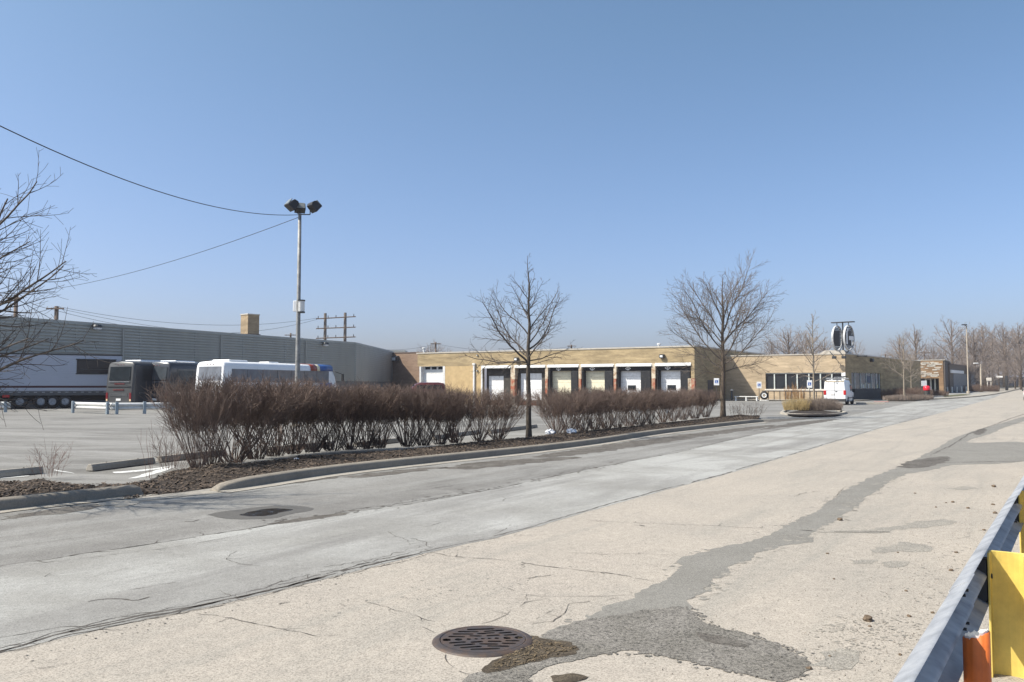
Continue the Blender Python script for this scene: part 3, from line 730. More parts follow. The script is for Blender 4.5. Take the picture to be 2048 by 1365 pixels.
for k, ((a, b), (pa, pb, pt, dm)) in enumerate(zip(bays, DOORS)):
    lm = MB(); lm.extr([(-0.12, zband - 0.36), (-0.12, zband - 0.20), (0.02, zband - 0.015), (0.02, zband - 0.33)], 'x', a - 0.03, b + 0.03); lm.obj('canopy', M_LINTEL, B2, fixn=True)
    da, db = fr.s(pa, DEP - 0.1), fr.s(pb, DEP - 0.1); zt = fr.z((pa + pb) / 2, pt, DEP - 0.1); zb = fr.z((pa + pb) / 2, 801, DEP - 0.1)
    d_ = MB(); nsec = 5
    for j in range(nsec):
        z0 = zb + j * (zt - zb) / nsec; d_.cbox(da, db, DEP - 0.12, DEP - 0.05, z0 + 0.006, z0 + (zt - zb) / nsec - 0.006, 0.012)
    do = d_.obj('dock_door', dm, B2)
    if k in (1, 4, 5):
        cx = (da + db) / 2 + (0.0 if k > 1 else -0.2); cz = zb + (zt - zb) * (0.42 if k > 1 else 0.62); hw = 0.42 if k > 1 else 0.3
        d2 = MB().cbox(cx - hw, cx + hw, DEP - 0.15, DEP - 0.11, cz - 0.2, cz + 0.22, 0.03); d2.obj('door_window', M_GLASS, do)
        if k > 1:
            d3 = MB().cbox(cx - hw - 0.09, cx + hw + 0.09, DEP - 0.135, DEP - 0.115, cz - 0.3, cz + 0.3, 0.03); d3.obj('window_frame', M_DARK, do)
    if k == 3:
        d2 = MB().cbox(da + 0.9, db - 0.05, DEP - 0.2, DEP - 0.1, zt - 0.75, zt - 0.35, 0.03); d2.obj('rolled_curtain', M_DOORC, do)
    lv = MB(); lv.cbox(da - 0.05, db + 0.05, DEP - 0.5, DEP - 0.06, zb - 0.75, zb - 0.06, 0.03); lvo = lv.obj('dock_leveller', M_BUMPER, B2)
    for sx in (da + 0.2, db - 0.2): MB().cbox(sx - 0.3, sx + 0.3, DEP - 0.7, DEP - 0.5, zb - 0.6, zb + 0.1, 0.05).obj('rubber_bumper', M_BLACK, lvo)
    if k >= 2:
        h_ = MB(); h_.cbox(a + 0.12, b - 0.12, DEP - 0.60, DEP - 0.13, zt - 0.02, zband - 0.2, 0.05); ho = h_.obj('dock_seal_header', M_SEAL, B2)
        MB().cbox(a + 0.12, da - 0.02, DEP - 0.85, DEP - 0.13, -0.6, zt - 0.03, 0.06).obj('dock_seal', M_SEAL, B2); MB().cbox(db + 0.02, b - 0.12, DEP - 0.85, DEP - 0.13, -0.6, zt - 0.03, 0.06).obj('dock_seal', M_SEAL, B2)
        # white diamond with a figure in it
        cx, cz, y = (da + db) / 2 - 0.25, (zt + zband - 0.1) / 2 - 0.1, DEP - 0.615
        dm_ = MB(); A, Bz, th = 0.37, 0.25, 0.085
        o4 = [(cx - A, cz), (cx, cz - Bz), (cx + A, cz), (cx, cz + Bz)]; i4 = [(cx - A + th * 1.6, cz), (cx, cz - Bz + th), (cx + A - th * 1.6, cz), (cx, cz + Bz - th)]
        for t_ in range(4):
            n_ = (t_ + 1) % 4
            dm_.add([(o4[t_][0], y, o4[t_][1]), (o4[n_][0], y, o4[n_][1]), (i4[n_][0], y, i4[n_][1]), (i4[t_][0], y, i4[t_][1])], [(0, 1, 2, 3)])
        dm_.box(cx - 0.04, cx + 0.05, y - 0.004, y + 0.004, cz - 0.13, cz + 0.13); dm_.box(cx - 0.1, cx - 0.04, y - 0.004, y + 0.004, cz + 0.05, cz + 0.1)
        dm_.obj('dock_number', M_WHITE, ho)
    else:
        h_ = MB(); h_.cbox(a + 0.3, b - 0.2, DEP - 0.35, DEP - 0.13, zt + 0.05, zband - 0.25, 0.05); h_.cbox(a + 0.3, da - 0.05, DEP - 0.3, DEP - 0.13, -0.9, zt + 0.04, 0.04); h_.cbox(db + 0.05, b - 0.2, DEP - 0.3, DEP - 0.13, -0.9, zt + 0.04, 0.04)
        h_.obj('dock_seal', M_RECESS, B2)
# rusted patch on the first door, wall lamps, vents, downpipe
s_, z_ = fr.s(998, DEP - 0.14), fr.z(998, 776, DEP - 0.14)
def wall_lamp(parent, f, px, py, dep=0.0, sc=1.0):
    s, z = f.hit(px, py, dep)
    a = MB().extr([(dep - 0.03, z - 0.2 * sc), (dep - 0.03, z + 0.22 * sc), (dep - 0.2 * sc, z + 0.22 * sc), (dep - 0.36 * sc, z + 0.12 * sc), (dep - 0.30 * sc, z - 0.2 * sc)], 'x', s - 0.27 * sc, s + 0.27 * sc)
    o = a.obj('wall_lamp', M_DARK, parent, fixn=True)
    MB().cbox(s - 0.17 * sc, s + 0.17 * sc, dep - 0.40 * sc, dep - 0.34 * sc, z - 0.14 * sc, z + 0.08 * sc, 0.03).obj('lens', M_WHITE, o)
wall_lamp(B2, fr, 1325, 713); wall_lamp(B2, fr, 1034, 719); wall_lamp(B2, fr, 955, 711, 0, 0.4); wall_lamp(B2, fr, 955, 742, 0, 0.45)
s_, _ = fr.hit(949, 760)
p = MB(); p.cbox(s_ - 0.13, s_ + 0.13, -0.2, -0.02, -0.8, fr.z(949, 731), 0.03); p.cbox(s_ - 0.2, s_ + 0.2, -0.25, -0.02, fr.z(949, 731), fr.z(949, 727), 0.03); p.obj('downpipe', M_LINTEL, B2)
for px_, py_ in ((848, 698), (1318, 690)):
    s_, z_ = fr.hit(px_, py_, 3.0); v_ = MB().lathe([(0.16, ZT - 0.4), (0.16, z_), (0.24, z_), (0.24, z_ + 0.15), (0.0, z_ + 0.2)], 8, (s_, 3.0, 0)); v_.obj('roof_vent', M_LINTEL, B2)

# ---- red brick link set back between the two halls
R0 = at(776, 126, 0); RB = empty('brick_link_building', (R0.x, R0.y, 0), ANG, 'red brown brick wall set back between the grey siding hall and the yellow docks', 'building')
frb = Frame(R0.x, R0.y, ANG); s1 = frb.s(850); zr = frb.z(800, 707)
MB().box(-2, s1, 0, 0.4, -1.5, zr).obj('brick_wall', M_RBRICK, RB); MB().box(-2, s1, -0.06, 0.46, zr, zr + 0.14).obj('coping', mat('dark coping', (0.12, 0.085, 0.07)), RB)
MB().box(-2, s1, 0.4, 20, zr - 0.6, zr - 0.3).obj('roof', M_ROOF, RB); wall_lamp(RB, frb, 793, 718, 0, 1.9)

# ---- big hall clad in grey siding
W0, W1, W2 = at(-140, 51.5, 0), at(710, 100, 0), at(785, 126, 0)
W0 = at(0, 62, 0) + (at(0, 62, 0) - W1).normalized() * 22
HZ = zat(687, 100)
GH = empty('siding_hall', (W1.x, W1.y, 0), 0, 'long low hall clad in grey horizontal siding behind the parked coaches', 'warehouse')
def siding(a, b, z0, z1, step=0.25):
    m = MB(); d = (b - a).normalized(); n = Vector((d.y, -d.x, 0)); q = random.Random(4)
    k = int((z1 - z0) / step)
    seams = [0.0]
    L = (b - a).length
    for i in range(k):
        za = z0 + (z1 - z0) * i / k; zb = z0 + (z1 - z0) * (i + 1) / k
        o = W1
        for (p0, p1) in ((a, b),):
            zg = za + (zb - za) * 0.42
            A, B, C_, D_ = [lambda p, o_, z: p + n * o_ + Vector((0, 0, z)) - o] * 4
            lines = [(0.0, za), (0.0, zg), (0.115, zg), (0.10, zb), (0.0, zb)]
            for (o0, z0_), (o1, z1_) in zip(lines[:-1], lines[1:]):
                m.quad(A(p0, o0, z0_), A(p1, o0, z0_), A(p1, o1, z1_), A(p0, o1, z1_))
    return m
siding(W0, W1, 2.2, HZ).obj('siding', M_SIDING, GH); siding(W1, W2, 2.2, HZ).obj('siding', M_SIDING, GH)
dW = (W1 - W0).normalized(); nW = Vector((dW.y, -dW.x, 0)); dE = (W2 - W1).normalized(); nE = Vector((dE.y, -dE.x, 0))
inn = [W0 - W1, Vector((0, 0, 0)), W2 - W1]
def wallstrip(z0, z1, off0, off1, mat_, name):
    m = MB()
    a, b, c = inn
    for (p, q_, n_) in ((a, b, nW), (b, c, nE)):
        poly = [(p + n_ * off1).xy, (q_ + n_ * off1).xy, (q_ + n_ * off0).xy, (p + n_ * off0).xy]
        m.prism([tuple(x) for x in poly], z0, z1)
    m.obj(name, mat_, GH, fixn=True)
wallstrip(-0.5, 2.2, -0.3, 0.0, mat('dark block plinth', (0.20, 0.195, 0.18), 0.9), 'block_plinth')
wallstrip(HZ, HZ + 0.12, -0.4, 0.09, M_SIDTRIM, 'roof_edge')
m = MB(); m.box(-0.1, 0.1, -0.12, 0.1, 2.15, HZ - 0.01); m.obj('corner_trim', M_SIDTRIM, GH)
LW = (W0 - W1).length
for k in range(1, int(LW / 6.1)):
    c = -dW * (6.1 * k); MB().prism([tuple((c + nW * .10 - dW * .03).xy), tuple((c + nW * .10 + dW * .03).xy), tuple((c + nW * .05 + dW * .03).xy), tuple((c + nW * .05 - dW * .03).xy)], 2.2, HZ - .01).obj('panel_seam', M_SIDTRIM, GH, fixn=True)
for t_ in (0.14, 0.33, 0.5, 0.7):
    c = -dW * (LW * t_) + nW * .2; MB().lathe([(.06, 1.8), (.06, HZ - .2)], 8, (c.x, c.y, 0)).obj('downpipe', M_SIDTRIM, GH)
e_ = W2 - W1; m = MB(); m.box(e_.x - 0.1, e_.x + 0.15, e_.y - 0.25, e_.y, 0, HZ - 0.01); m.obj('corner_trim', M_SIDTRIM, GH)
bk = [Vector((-30, 20, 0)) + inn[0], Vector((-40, 30, 0)) + inn[2]]
MB().prism([tuple((inn[0] - nW * 0.3).xy), tuple((inn[1] - nW * 0.3).xy), tuple((inn[2] - nE * 0.3).xy), tuple(bk[1].xy), tuple(bk[0].xy)], HZ - 0.4, HZ - 0.1).obj('roof', M_ROOF, GH, fixn=True)
for px_, py_ in ((190, 655), (647, 689)):
    d = ray(px_, py_); o = W1; den = d.x * nW.x + d.y * nW.y; t_ = (o.x * nW.x + o.y * nW.y) / den; P = Vector((0, 0, CAM_Z)) + d * t_ - W1
    lm = MB().lathe([(0.0, 0.22), (0.3, 0.2), (0.38, 0.05), (0.38, -0.05)], 12, tuple(P + nW * 0.3)); lo = lm.obj('wall_lamp', M_DARK, GH)
    MB().lathe([(0.34, -0.02), (0.3, -0.16), (0.0, -0.24)], 12, tuple(P + nW * 0.32 - Vector((0, 0, 0.02)))).obj('lens', M_WHITE, lo)
# small box on the far roof
p = at(805, 134, 0); MB().box(p.x - 2.2, p.x + 0.4, p.y, p.y + 3, HZ - 0.6, zat(701, 134)).obj('roof_box', M_SIDTRIM, None)
tag(bpy.data.objects['roof_box'], 'small grey roof box behind the end of the siding hall', 'roof unit')
# chimney on the hall
p = at(498, 88, 0); zc = zat(629, 88)
CH = empty('brick_chimney', (p.x, p.y, 0), R(-40), 'square tan brick chimney with pale cap rising from the grey hall roof', 'chimney')
MB().box(-0.68, 0.68, -0.68, 0.68, HZ - 1.5, zc - 0.12).obj('shaft', M_CBRICK, CH); MB().cbox(-0.74, 0.74, -0.74, 0.74, zc - 0.12, zc, 0.02).obj('cap', M_COPING, CH)
MB().cbox(-0.8, 0.8, -0.8, 0.8, HZ - 1.2, zat(669, 88), 0.02).obj('base', mat('dark coping', (0.12, 0.085, 0.07)), CH)

# ---- buff brick office with the window band
OFF = at(1452, 99.3, 0); fo = Frame(OFF.x, OFF.y, ANG)
OB = empty('office_building', (OFF.x, OFF.y, 0), ANG, 'single storey buff brick office with a long band of dark windows', 'office building')
sR = fo.s(1691); zO = fo.z(1691, 709); wl, wr = fo.s(1531), sR - 0.02; zs, zl = fo.z(1600, 779), fo.z(1600, 746)
m = MB(); m.box(0, sR, 0, 0.4, zl, zO); m.box(0, wl, 0.001, 0.4, -0.2, zl - 0.001); m.box(wl, wr - 0.3, 0.001, 0.4, -0.2, zs - 0.001); m.box(wr - 0.32, sR, 0.0, 0.4, -0.2, zs - 0.001)
m.obj('front_wall', M_BBRICK, OB)
MB().box(sR - 0.42, sR - 0.002, 0.002, 0.4, zs, zl - 0.002).obj('corner_pier', M_WHITED, OB)
MB().box(-0.1, sR + 0.05, -0.06, 0.46, zO, zO + 0.12).obj('coping', M_COPING, OB)
MB().cbox(wl - 0.1, wr, -0.08, 0.3, zs - 0.16, zs + 0.02, 0.02).obj('sill', M_SILL, OB)
win = MB().box(wl, wr - 0.4, 0.25, 0.28, zs, zl).obj('window_band', M_GLASS, OB)
PX_M = [1549, 1572, 1594.5, 1618, 1641, 1664]
for px_ in PX_M:
    s_ = fo.s(px_, 0.15); MB().cbox(s_ - 0.07, s_ + 0.07, 0.1, 0.245, zs + 0.02, zl - 0.003, 0.01).obj('mullion', M_MULL, win)
MB().box(wl, wr - 0.4, 0.1, 0.245, zl - 0.1, zl - 0.002).obj('head_frame', M_MULL, win)
MB().box(0, sR - 0.2, 0.45, 30, zO - 0.5, zO - 0.3).obj('roof', M_ROOF, OB)
# side wall, running back at its own angle
q1 = at(1842, 120, 0); e1 = fo.loc(q1.x, q1.y); c0 = Vector((sR, 0.0)); c1 = Vector(e1); dS = (c1 - c0).normalized(); nS = Vector((dS.y, -dS.x)); LS = (c1 - c0).length
fs = Frame(OFF.x + fo.d.x * sR, OFF.y + fo.d.y * sR, ANG + math.atan2(dS.y, dS.x))
SW = math.atan2(dS.y, dS.x)
def side(name, mat_, a, b, y0, y1, z0, z1, parent=OB, c=0.0):
    """box along the office's side wall (a..b along it, y inward)"""
    m = MB(); (m.cbox(a, b, y0, y1, z0, z1, c) if c else m.box(a, b, y0, y1, z0, z1))
    cs, sn = math.cos(SW), math.sin(SW)
    m.v = [(sR + x * cs - y * sn, x * sn + y * cs, z) for x, y, z in m.v]
    return m.obj(name, mat_, parent)
wa, wb = fs.s(1703), fs.s(1762); zws, zwl = fs.z(1703, 778), fs.z(1703, 745)
side('side_wall', M_YBRICK, 0.01, LS, 0.01, 0.4, zwl, zO - 0.002); side('side_wall', M_YBRICK, wb, LS, 0.011, 0.4, -0.2, zwl - 0.001); side('side_wall', M_YBRICK, 0.01, wa, 0.011, 0.4, -0.2, zwl - 0.001)
side('side_wall', mat('dark plinth brick', (0.10, 0.09, 0.08), 0.9), wa, wb, 0.012, 0.4, -0.2, zws)
side('coping', M_COPING, 0.05, LS, -0.05, 0.45, zO, zO + 0.119)
M_GLASSB = glass('grey blue shop glass', (0.07, 0.085, 0.09), 0.12)
sw_ = side('side_window', M_GLASSB, wa, wb, 0.2, 0.23, zws, zwl)
for t_ in (0.0, 0.14, 0.33, 0.52, 0.70, 0.86, 0.985): side('mullion', M_MULL, wa + (wb - wa) * t_, wa + (wb - wa) * t_ + 0.12, 0.12, 0.198, zws, zwl - 0.002, sw_)
for k, (t_, h_, cc) in enumerate(((0.36, 0.6, (0.7, 0.68, 0.55)), (0.42, 0.5, (0.75, 0.75, 0.7)), (0.47, 0.65, (0.6, 0.55, 0.4)), (0.58, 0.55, (0.75, 0.74, 0.66)), (0.63, 0.6, (0.7, 0.6, 0.45)), (0.9, 0.5, (0.65, 0.6, 0.35)))):
    side('window_display', mat('display %s' % 'abcdef'[k], cc), wa + (wb - wa) * t_, wa + (wb - wa) * (t_ + 0.03), 0.15, 0.19, zws + 0.05, zws + h_, sw_)
side('display_panel', mat('display blue', (0.06, 0.09, 0.15)), wa + (wb - wa) * 0.56, wa + (wb - wa) * 0.66, 0.16, 0.19, zws + 0.7, zws + 1.5, sw_)
side('wall_lamp', M_DARK, fs.s(1742) - 0.3, fs.s(1742) + 0.3, -0.35, 0.0, fs.z(1742, 721) - 0.2, fs.z(1742, 721) + 0.2, OB, 0.04)
# roof lights and pale roof monitor on the office
s0_, s1_ = fo.s(1643, 5), fo.s(1690, 5); z1_ = fo.z(1665, 701.5, 5)
MB().extr([(s0_ - 1.0, zO - 0.3), (s1_ + 0.6, zO - 0.3), (s1_, z1_), (s0_ + 0.5, z1_)], 'y', 4.5, 9).obj('roof_monitor', M_COPING, OB, fixn=True)
for px_ in (1667, 1686):
    s_ = fo.s(px_); p = MB().tube((s_ - 0.35, 0.1, zO + 0.35), (s_ + 0.25, -0.75, zO - 0.25), 0.05, 0.05, 6); o_ = p.obj('sign_floodlight_arm', M_DARK, OB)
    MB().cbox(s_ + 0.05, s_ + 0.5, -0.95, -0.6, zO - 0.5, zO - 0.2, 0.04).obj('floodlight', M_DARK, o_)

# ---- entrance block with mixed stone front, and the low wing behind it
EN = at(1836, 143, 0); fe = Frame(EN.x, EN.y, ANG)
EB = empty('stone_entrance_building', (EN.x, EN.y, 0), ANG, 'entrance block faced in mottled brown and white stone over a dark glazed porch', 'building')
M_STONE = brick('mottled facing stone', (0.42, 0.27, 0.15), (0.30, 0.19, 0.11), (0.30, 0.22, 0.15), 1.1, 0.42, 0.25)
zE, zEb = fe.z(1885, 721), fe.z(1885, 757); sE = fe.s(1887); gE = gz(EN.x + 3, EN.y) - 0.3
MB().box(-9, sE, 0, 3.0, zEb, zE).obj('stone_front', M_STONE, EB)
q = random.Random(5); wst = MB()
for k in range(34):
    s_ = q.uniform(0.2, sE - 1.2); z_ = q.uniform(zEb + 0.1, zE - 0.4); wst.cbox(s_, s_ + q.uniform(0.5, 1.1), -0.05, 0.02, z_, z_ + q.uniform(0.15, 0.28), 0.02)
wst.obj('white_stones', M_COPING, EB)
MB().box(sE - 0.7, sE, 0.002, 3, gE, zEb - 0.002).obj('stone_pier', M_STONE, EB)
MB().box(-9, sE - 0.7, 2.4, 2.6, gE, zEb - 0.002).obj('porch_glass', M_GLASS, EB)
for t_ in (0.25, 0.45, 0.62, 0.8): MB().cbox(sE * t_ - 0.12, sE * t_ + 0.12, 2.2, 2.38, gE, zEb - 0.01, 0.02).obj('porch_mullion', M_MULL, EB)
MB().box(sE - 0.001, sE + 0.25, 0.1, 12, gE, zE - 0.1).obj('side_wall', mat('dark brown wall', (0.11, 0.095, 0.085), 0.9), EB)
MB().box(-9, sE + 0.3, -0.06, 12.2, zE, zE + 0.12).obj('coping', M_COPING, EB)
WN = at(1900, 146, 0); wE_ = at(1968, 178, 0); fa = math.atan2(wE_.y - WN.y, wE_.x - WN.x); fw = Frame(WN.x, WN.y, fa); lw = (wE_ - WN).length
WB = empty('low_wing_building', (WN.x, WN.y, 0), fa, 'low dark brown wing beyond the stone entrance with a blank grey panel', 'building')
zW = fw.z(1905, 730); gW = gz(WN.x + 5, WN.y + 10) - 0.6
MB().box(0, lw, 0, 8, gW, zW).obj('wall', mat('brown wing wall', (0.17, 0.14, 0.115), 0.9), WB); MB().box(-0.05, lw + 0.1, -0.1, 8.1, zW, zW + 0.14).obj('coping', mat('dark coping', (0.12, 0.085, 0.07)), WB)
MB().cbox(fw.s(1906), fw.s(1950), -0.1, -0.002, gW + 0.6, fw.z(1906, 747), 0.02).obj('grey_panel', mat('grey panel', (0.20, 0.205, 0.21)), WB)
MB().cbox(fw.s(1901), fw.s(1926), -0.2, -0.005, fw.z(1910, 747), fw.z(1910, 741), 0.02).obj('sign_board', M_WHITE, WB)
MB().box(-4, lw, -0.3, -0.1, gW - 1, gW + 0.5).obj('plinth', M_DARK, WB)

# ---- double ring sign on the office roof
SG = at(1689, 97, 0); zS = zat(676.5, 97); dv = Vector((VX, VY, 0))
SN = empty('ring_sign', (SG.x, SG.y, zS), ANG - R(11), 'pair of big round signs with white rims back to back on the office roof', 'sign')
RAD = 25.5 / F_PX * 97
M_SLAT = mat('sign slat', (0.035, 0.035, 0.04), 0.5); M_SLATW = mat('sign slat light', (0.5, 0.5, 0.52), 0.5)
M_RIM = stained('weathered sign rim', (0.46, 0.47, 0.48), (0.20, 0.20, 0.21), 0.5, 3, 0.55)
def ring_face(x, name, front):
    m = MB(); m.lathe([(RAD, -0.11), (RAD, 0.11), (RAD - 0.09, 0.11), (RAD - 0.09, -0.11), (RAD, -0.11)], 40, (x, 0, 0), 'x')
    o = m.obj(name, M_RIM, SN)
    m = MB(); n_ = 15
    for k in range(n_):
        z0 = -RAD + 0.2 + (2 * RAD - 0.4) * k / n_; z1 = z0 + (2 * RAD - 0.4) / n_ * 0.72; zz = max(abs(z0), abs(z1))
        if zz >= RAD - 0.17: continue
        h = math.sqrt((RAD - 0.17) ** 2 - zz ** 2); m.box(x - 0.04, x + 0.03, -h, h, z0, z1)
    m.obj('slats', M_SLAT, o)
    m = MB(); hh = RAD - 0.17; m.box(x - 0.07, x - 0.045, -0.7 * hh, 0.7 * hh, -0.7 * hh, 0.7 * hh); m.obj('backing', M_SLAT if not front else M_SLAT, o)
    xx = x + 0.05; w = MB(); r_ = RAD - 0.17
    # pale emblem: thick stem, broad bar, two legs
    w.cbox(xx, xx + 0.06, -0.70 * r_, -0.46 * r_, -0.58 * r_, 0.60 * r_, 0.01)
    w.cbox(xx, xx + 0.06, -0.50 * r_, -0.26 * r_, 0.56 * r_, 0.80 * r_, 0.01)
    w.cbox(xx, xx + 0.062, -0.10 * r_, 0.95 * r_, -0.20 * r_, 0.16 * r_, 0.01)
    w.cbox(xx, xx + 0.06, 0.40 * r_, 0.56 * r_, -0.66 * r_, -0.22 * r_, 0.01)
    if front: w.obj('emblem', M_WHITE, o)
ring_face(0.6, 'ring', True); ring_face(-0.75, 'ring', False)
m = MB(); m.tube((0.6, 0, RAD), (0.6, 0, RAD + 0.35), 0.05, 0.05); m.tube((-0.75, 0, RAD), (-0.75, 0, RAD + 0.35), 0.05, 0.05); m.tube((-0.08, 0, -RAD - 0.6), (-0.08, 0, RAD + 0.35), 0.09, 0.09); m.cbox(-1.35, 1.25, -0.3, 0.3, RAD + 0.3, RAD + 0.42, 0.02)
for x in (-0.75, 0.6): m.tube((x, 0, -RAD), (-0.08, 0, -RAD - 0.6), 0.05, 0.05)
m.obj('frame', M_DARK, SN)
m = MB(); m.cbox(-0.3, 2.6, -0.2, 0.2, -RAD - 0.75, -RAD - 0.62, 0.02); m.cbox(-1.0, 1.0, -0.5, 0.5, -RAD - 1.2, -RAD - 0.75, 0.02); m.obj('base', M_DARK, SN)
# ================================================================ trees and shrubs
def rvec(q): 
    while True:
        v = Vector((q.uniform(-1, 1), q.uniform(-1, 1), q.uniform(-1, 1)))
        if 0.05 < v.length < 1: return v.normalized()
def limb(mb, q, p, d, L, r, lev, P, out=None):
    """one limb with its side shoots"""
    n = max(3, int(L / P['seg'][min(lev, len(P['seg']) - 1)])); pts = [p.copy()]; rads = [r]; d = d.normalized(); dirs = []
    tip = max(P['rmin'], r * P.get('tip', 0.25))
    for i in range(n):
        d = (d + rvec(q) * P['wig'] + Vector((0, 0, P['up'] * (0.3 + i / n)))).normalized()
        pts.append(pts[-1] + d * (L / n)); rads.append(r + (tip - r) * ((i + 1) / n)); dirs.append(d.copy())
    mb.path(pts, rads, 7 if lev == 0 else (5 if lev == 1 else 3))
    if lev < P['maxlev']:
        cnt = max(2, int(L * P['dens'][lev])); roll = q.uniform(0, 6.28)
        for k in range(cnt):
            t = P['start'][lev] + (1 - P['start'][lev]) * (k + q.random()) / cnt
            i = min(n - 1, int(t * n)); c = pts[i].lerp(pts[i + 1], t * n - i); dd = dirs[i]
            roll += 2.4 + q.uniform(-0.6, 0.6)
            a = dd.orthogonal().normalized(); b = dd.cross(a); s = a * math.cos(roll) + b * math.sin(roll)
            an = R(q.uniform(*P['ang'][lev])); nd = dd * math.cos(an) + s * math.sin(an)
            l2 = L * q.uniform(*P['ratio'][lev]) * (1.1 - 0.65 * t)
            l2 = min(l2, P['lmax'][lev])
            if l2 < P['lmin']: l2 = P['lmin']
            r2 = max(P['rmin'], (r + (tip - r) * t) * P['rr'])
            limb(mb if out is None else out, q, c, nd, l2, r2, lev + 1, P, None)
    return pts, rads, dirs
TP = dict(seg=(0.35, 0.2, 0.14, 0.11), wig=0.17, up=0.07, rmin=0.0036, maxlev=3, dens=(0, 5.6, 10.0), start=(0.4, 0.18, 0.12), ang=((35, 60), (28, 58), (25, 60)), ratio=((.5, .7), (.34, .6), (.3, .55)), lmax=(9, 1.3, 0.45), lmin=0.08, rr=0.6)
def make_tree(name, loc, limbs, H, r0, mats, seed, label, P=TP, lean=(0, 0), cat='tree', group=None, trunk_wig=0.04):
    """limbs: (height, compass degrees, elevation degrees, length, radius)"""
    q = random.Random(seed); t = empty(name, loc, 0, label, cat, group)
    tr, cr = MB(), MB()
    n = 16; pts = []; rads = []; p = Vector((0, 0, -0.1)); off = Vector((0, 0, 0))
    for i in range(n + 1):
        f = i / n; off += Vector((q.uniform(-1, 1), q.uniform(-1, 1), 0)) * trunk_wig * (H / n) * (0.3 + f * 1.5)
        pts.append(Vector((lean[0] * f + off.x, lean[1] * f + off.y, -0.1 + (H + 0.1) * f)))
        rads.append(r0 * (1.25 if i == 0 else 1) * (1 - f) ** 0.85 + P['rmin'])
    tr.path(pts, rads, 10)
    def along(z):
        f = max(0, min(0.999, (z + 0.1) / (H + 0.1))) * n; i = int(f); return pts[i].lerp(pts[i + 1], f - i), rads[i] + (rads[i + 1] - rads[i]) * (f - i)
    for (z, az, el, L, r) in limbs:
        c, rt = along(z); d = Vector((math.cos(R(az)) * math.cos(R(el)), math.sin(R(az)) * math.cos(R(el)), math.sin(R(el))))
        limb(cr, q, c, d, L, min(r, rt * 0.85), 1, P)
    # shoots on the upper leader
    zmin = min(l[0] for l in limbs)
    for k in range(int((H - zmin) * P.get('leader', 9))):
        f = (k + q.random()) / ((H - zmin) * P.get('leader', 9)); z = zmin + (H - zmin) * (0.25 + 0.75 * f); c, rt = along(z); az = q.uniform(0, 360)
        d = Vector((math.cos(R(az)) * 0.7, math.sin(R(az)) * 0.7, 0.75))
        limb(cr, q, c, d, P.get('shoot', 0.55) * q.uniform(0.4, 1.0) * (1.1 - f * 0.6), max(P['rmin'], rt * 0.4), 2, P)
    tr.obj('trunk', mats[0], t, True); cr.obj('crown', mats[1], t, True)
    return t
# azimuth 0 = picture right, 90 = away, 180 = left
p = hz(1058, 874, 0.1)
YT = p.y
zc_ = lambda py: zat(py, YT) - 0.1
make_tree('young_tree', p, [(zc_(726), 172, 16, 2.06, 0.031), (zc_(726), 186, 38, 2.42, 0.036), (zc_(722), 20, 12, 1.47, 0.022), (zc_(730), 235, 8, 1.06, 0.019), (zc_(732), 330, 10, 1.06, 0.017), (zc_(712), 160, 44, 2.24, 0.029), (zc_(700), 10, 40, 2.06, 0.031), (zc_(716), 120, 30, 1.77, 0.025), (zc_(716), 290, 34, 1.65, 0.024),
    (zc_(690), 25, 52, 1.89, 0.025), (zc_(672), 175, 46, 1.77, 0.024), (zc_(662), 5, 52, 1.53, 0.022), (zc_(650), 90, 50, 1.42, 0.019), (zc_(640), 260, 50, 1.30, 0.019), (zc_(632), 170, 52, 1.18, 0.019), (zc_(622), 15, 58, 1.06, 0.015), (zc_(600), 165, 48, 0.94, 0.015), (zc_(580), 30, 60, 0.59, 0.010)],
    zc_(512), 0.088, (M_BARK, M_TWIG), 21, 'bare young tree with dark trunk standing in the gap of the hedge', trunk_wig=0.07, lean=(-0.02, 0))
p = hz(1446, 834, 0.1); YT = p.y
T2 = dict(TP); T2.update(seg=(0.4, 0.26, 0.18, 0.14), rmin=0.0055, dens=(0, 5.0, 9.0), lmax=(9, 1.8, 0.6), wig=0.11, up=0.035, ang=((35, 60), (22, 48), (20, 50)))
make_tree('shade_tree', p, [(zc_(752), 195, 18, 2.30, 0.024), (zc_(745), 20, 22, 2.76, 0.028), (zc_(738), 160, 30, 3.33, 0.036), (zc_(730), 340, 34, 3.45, 0.036), (zc_(735), 260, 20, 2.30, 0.028), (zc_(735), 80, 20, 2.30, 0.028), (zc_(722), 185, 36, 3.91, 0.040), (zc_(715), 30, 38, 3.79, 0.040), (zc_(700), 170, 45, 3.68, 0.040), (zc_(690), 10, 46, 3.91, 0.044), (zc_(688), 120, 48, 3.22, 0.036), (zc_(690), 290, 48, 3.22, 0.036),
    (zc_(672), 190, 56, 3.22, 0.036), (zc_(668), 350, 58, 3.91, 0.044), (zc_(655), 60, 58, 2.76, 0.028), (zc_(650), 230, 58, 2.64, 0.028), (zc_(640), 175, 62, 2.30, 0.024), (zc_(640), 15, 62, 2.64, 0.028), (zc_(615), 150, 60, 1.61, 0.018), (zc_(612), 320, 62, 1.61, 0.018)],
    zc_(548), 0.135, (M_BARK2, M_TWIG2), 5, 'bare spreading tree with thick brown trunk at the far end of the hedge', T2, lean=(0.05, 0), trunk_wig=0.05)
p = Vector((-8.35, 11.4, 0.1)); YT = p.y
T3 = dict(TP); T3.update(rmin=0.0026, dens=(0, 5.2, 9.5), lmax=(9, 1.5, 0.42), wig=0.15, up=0.06)
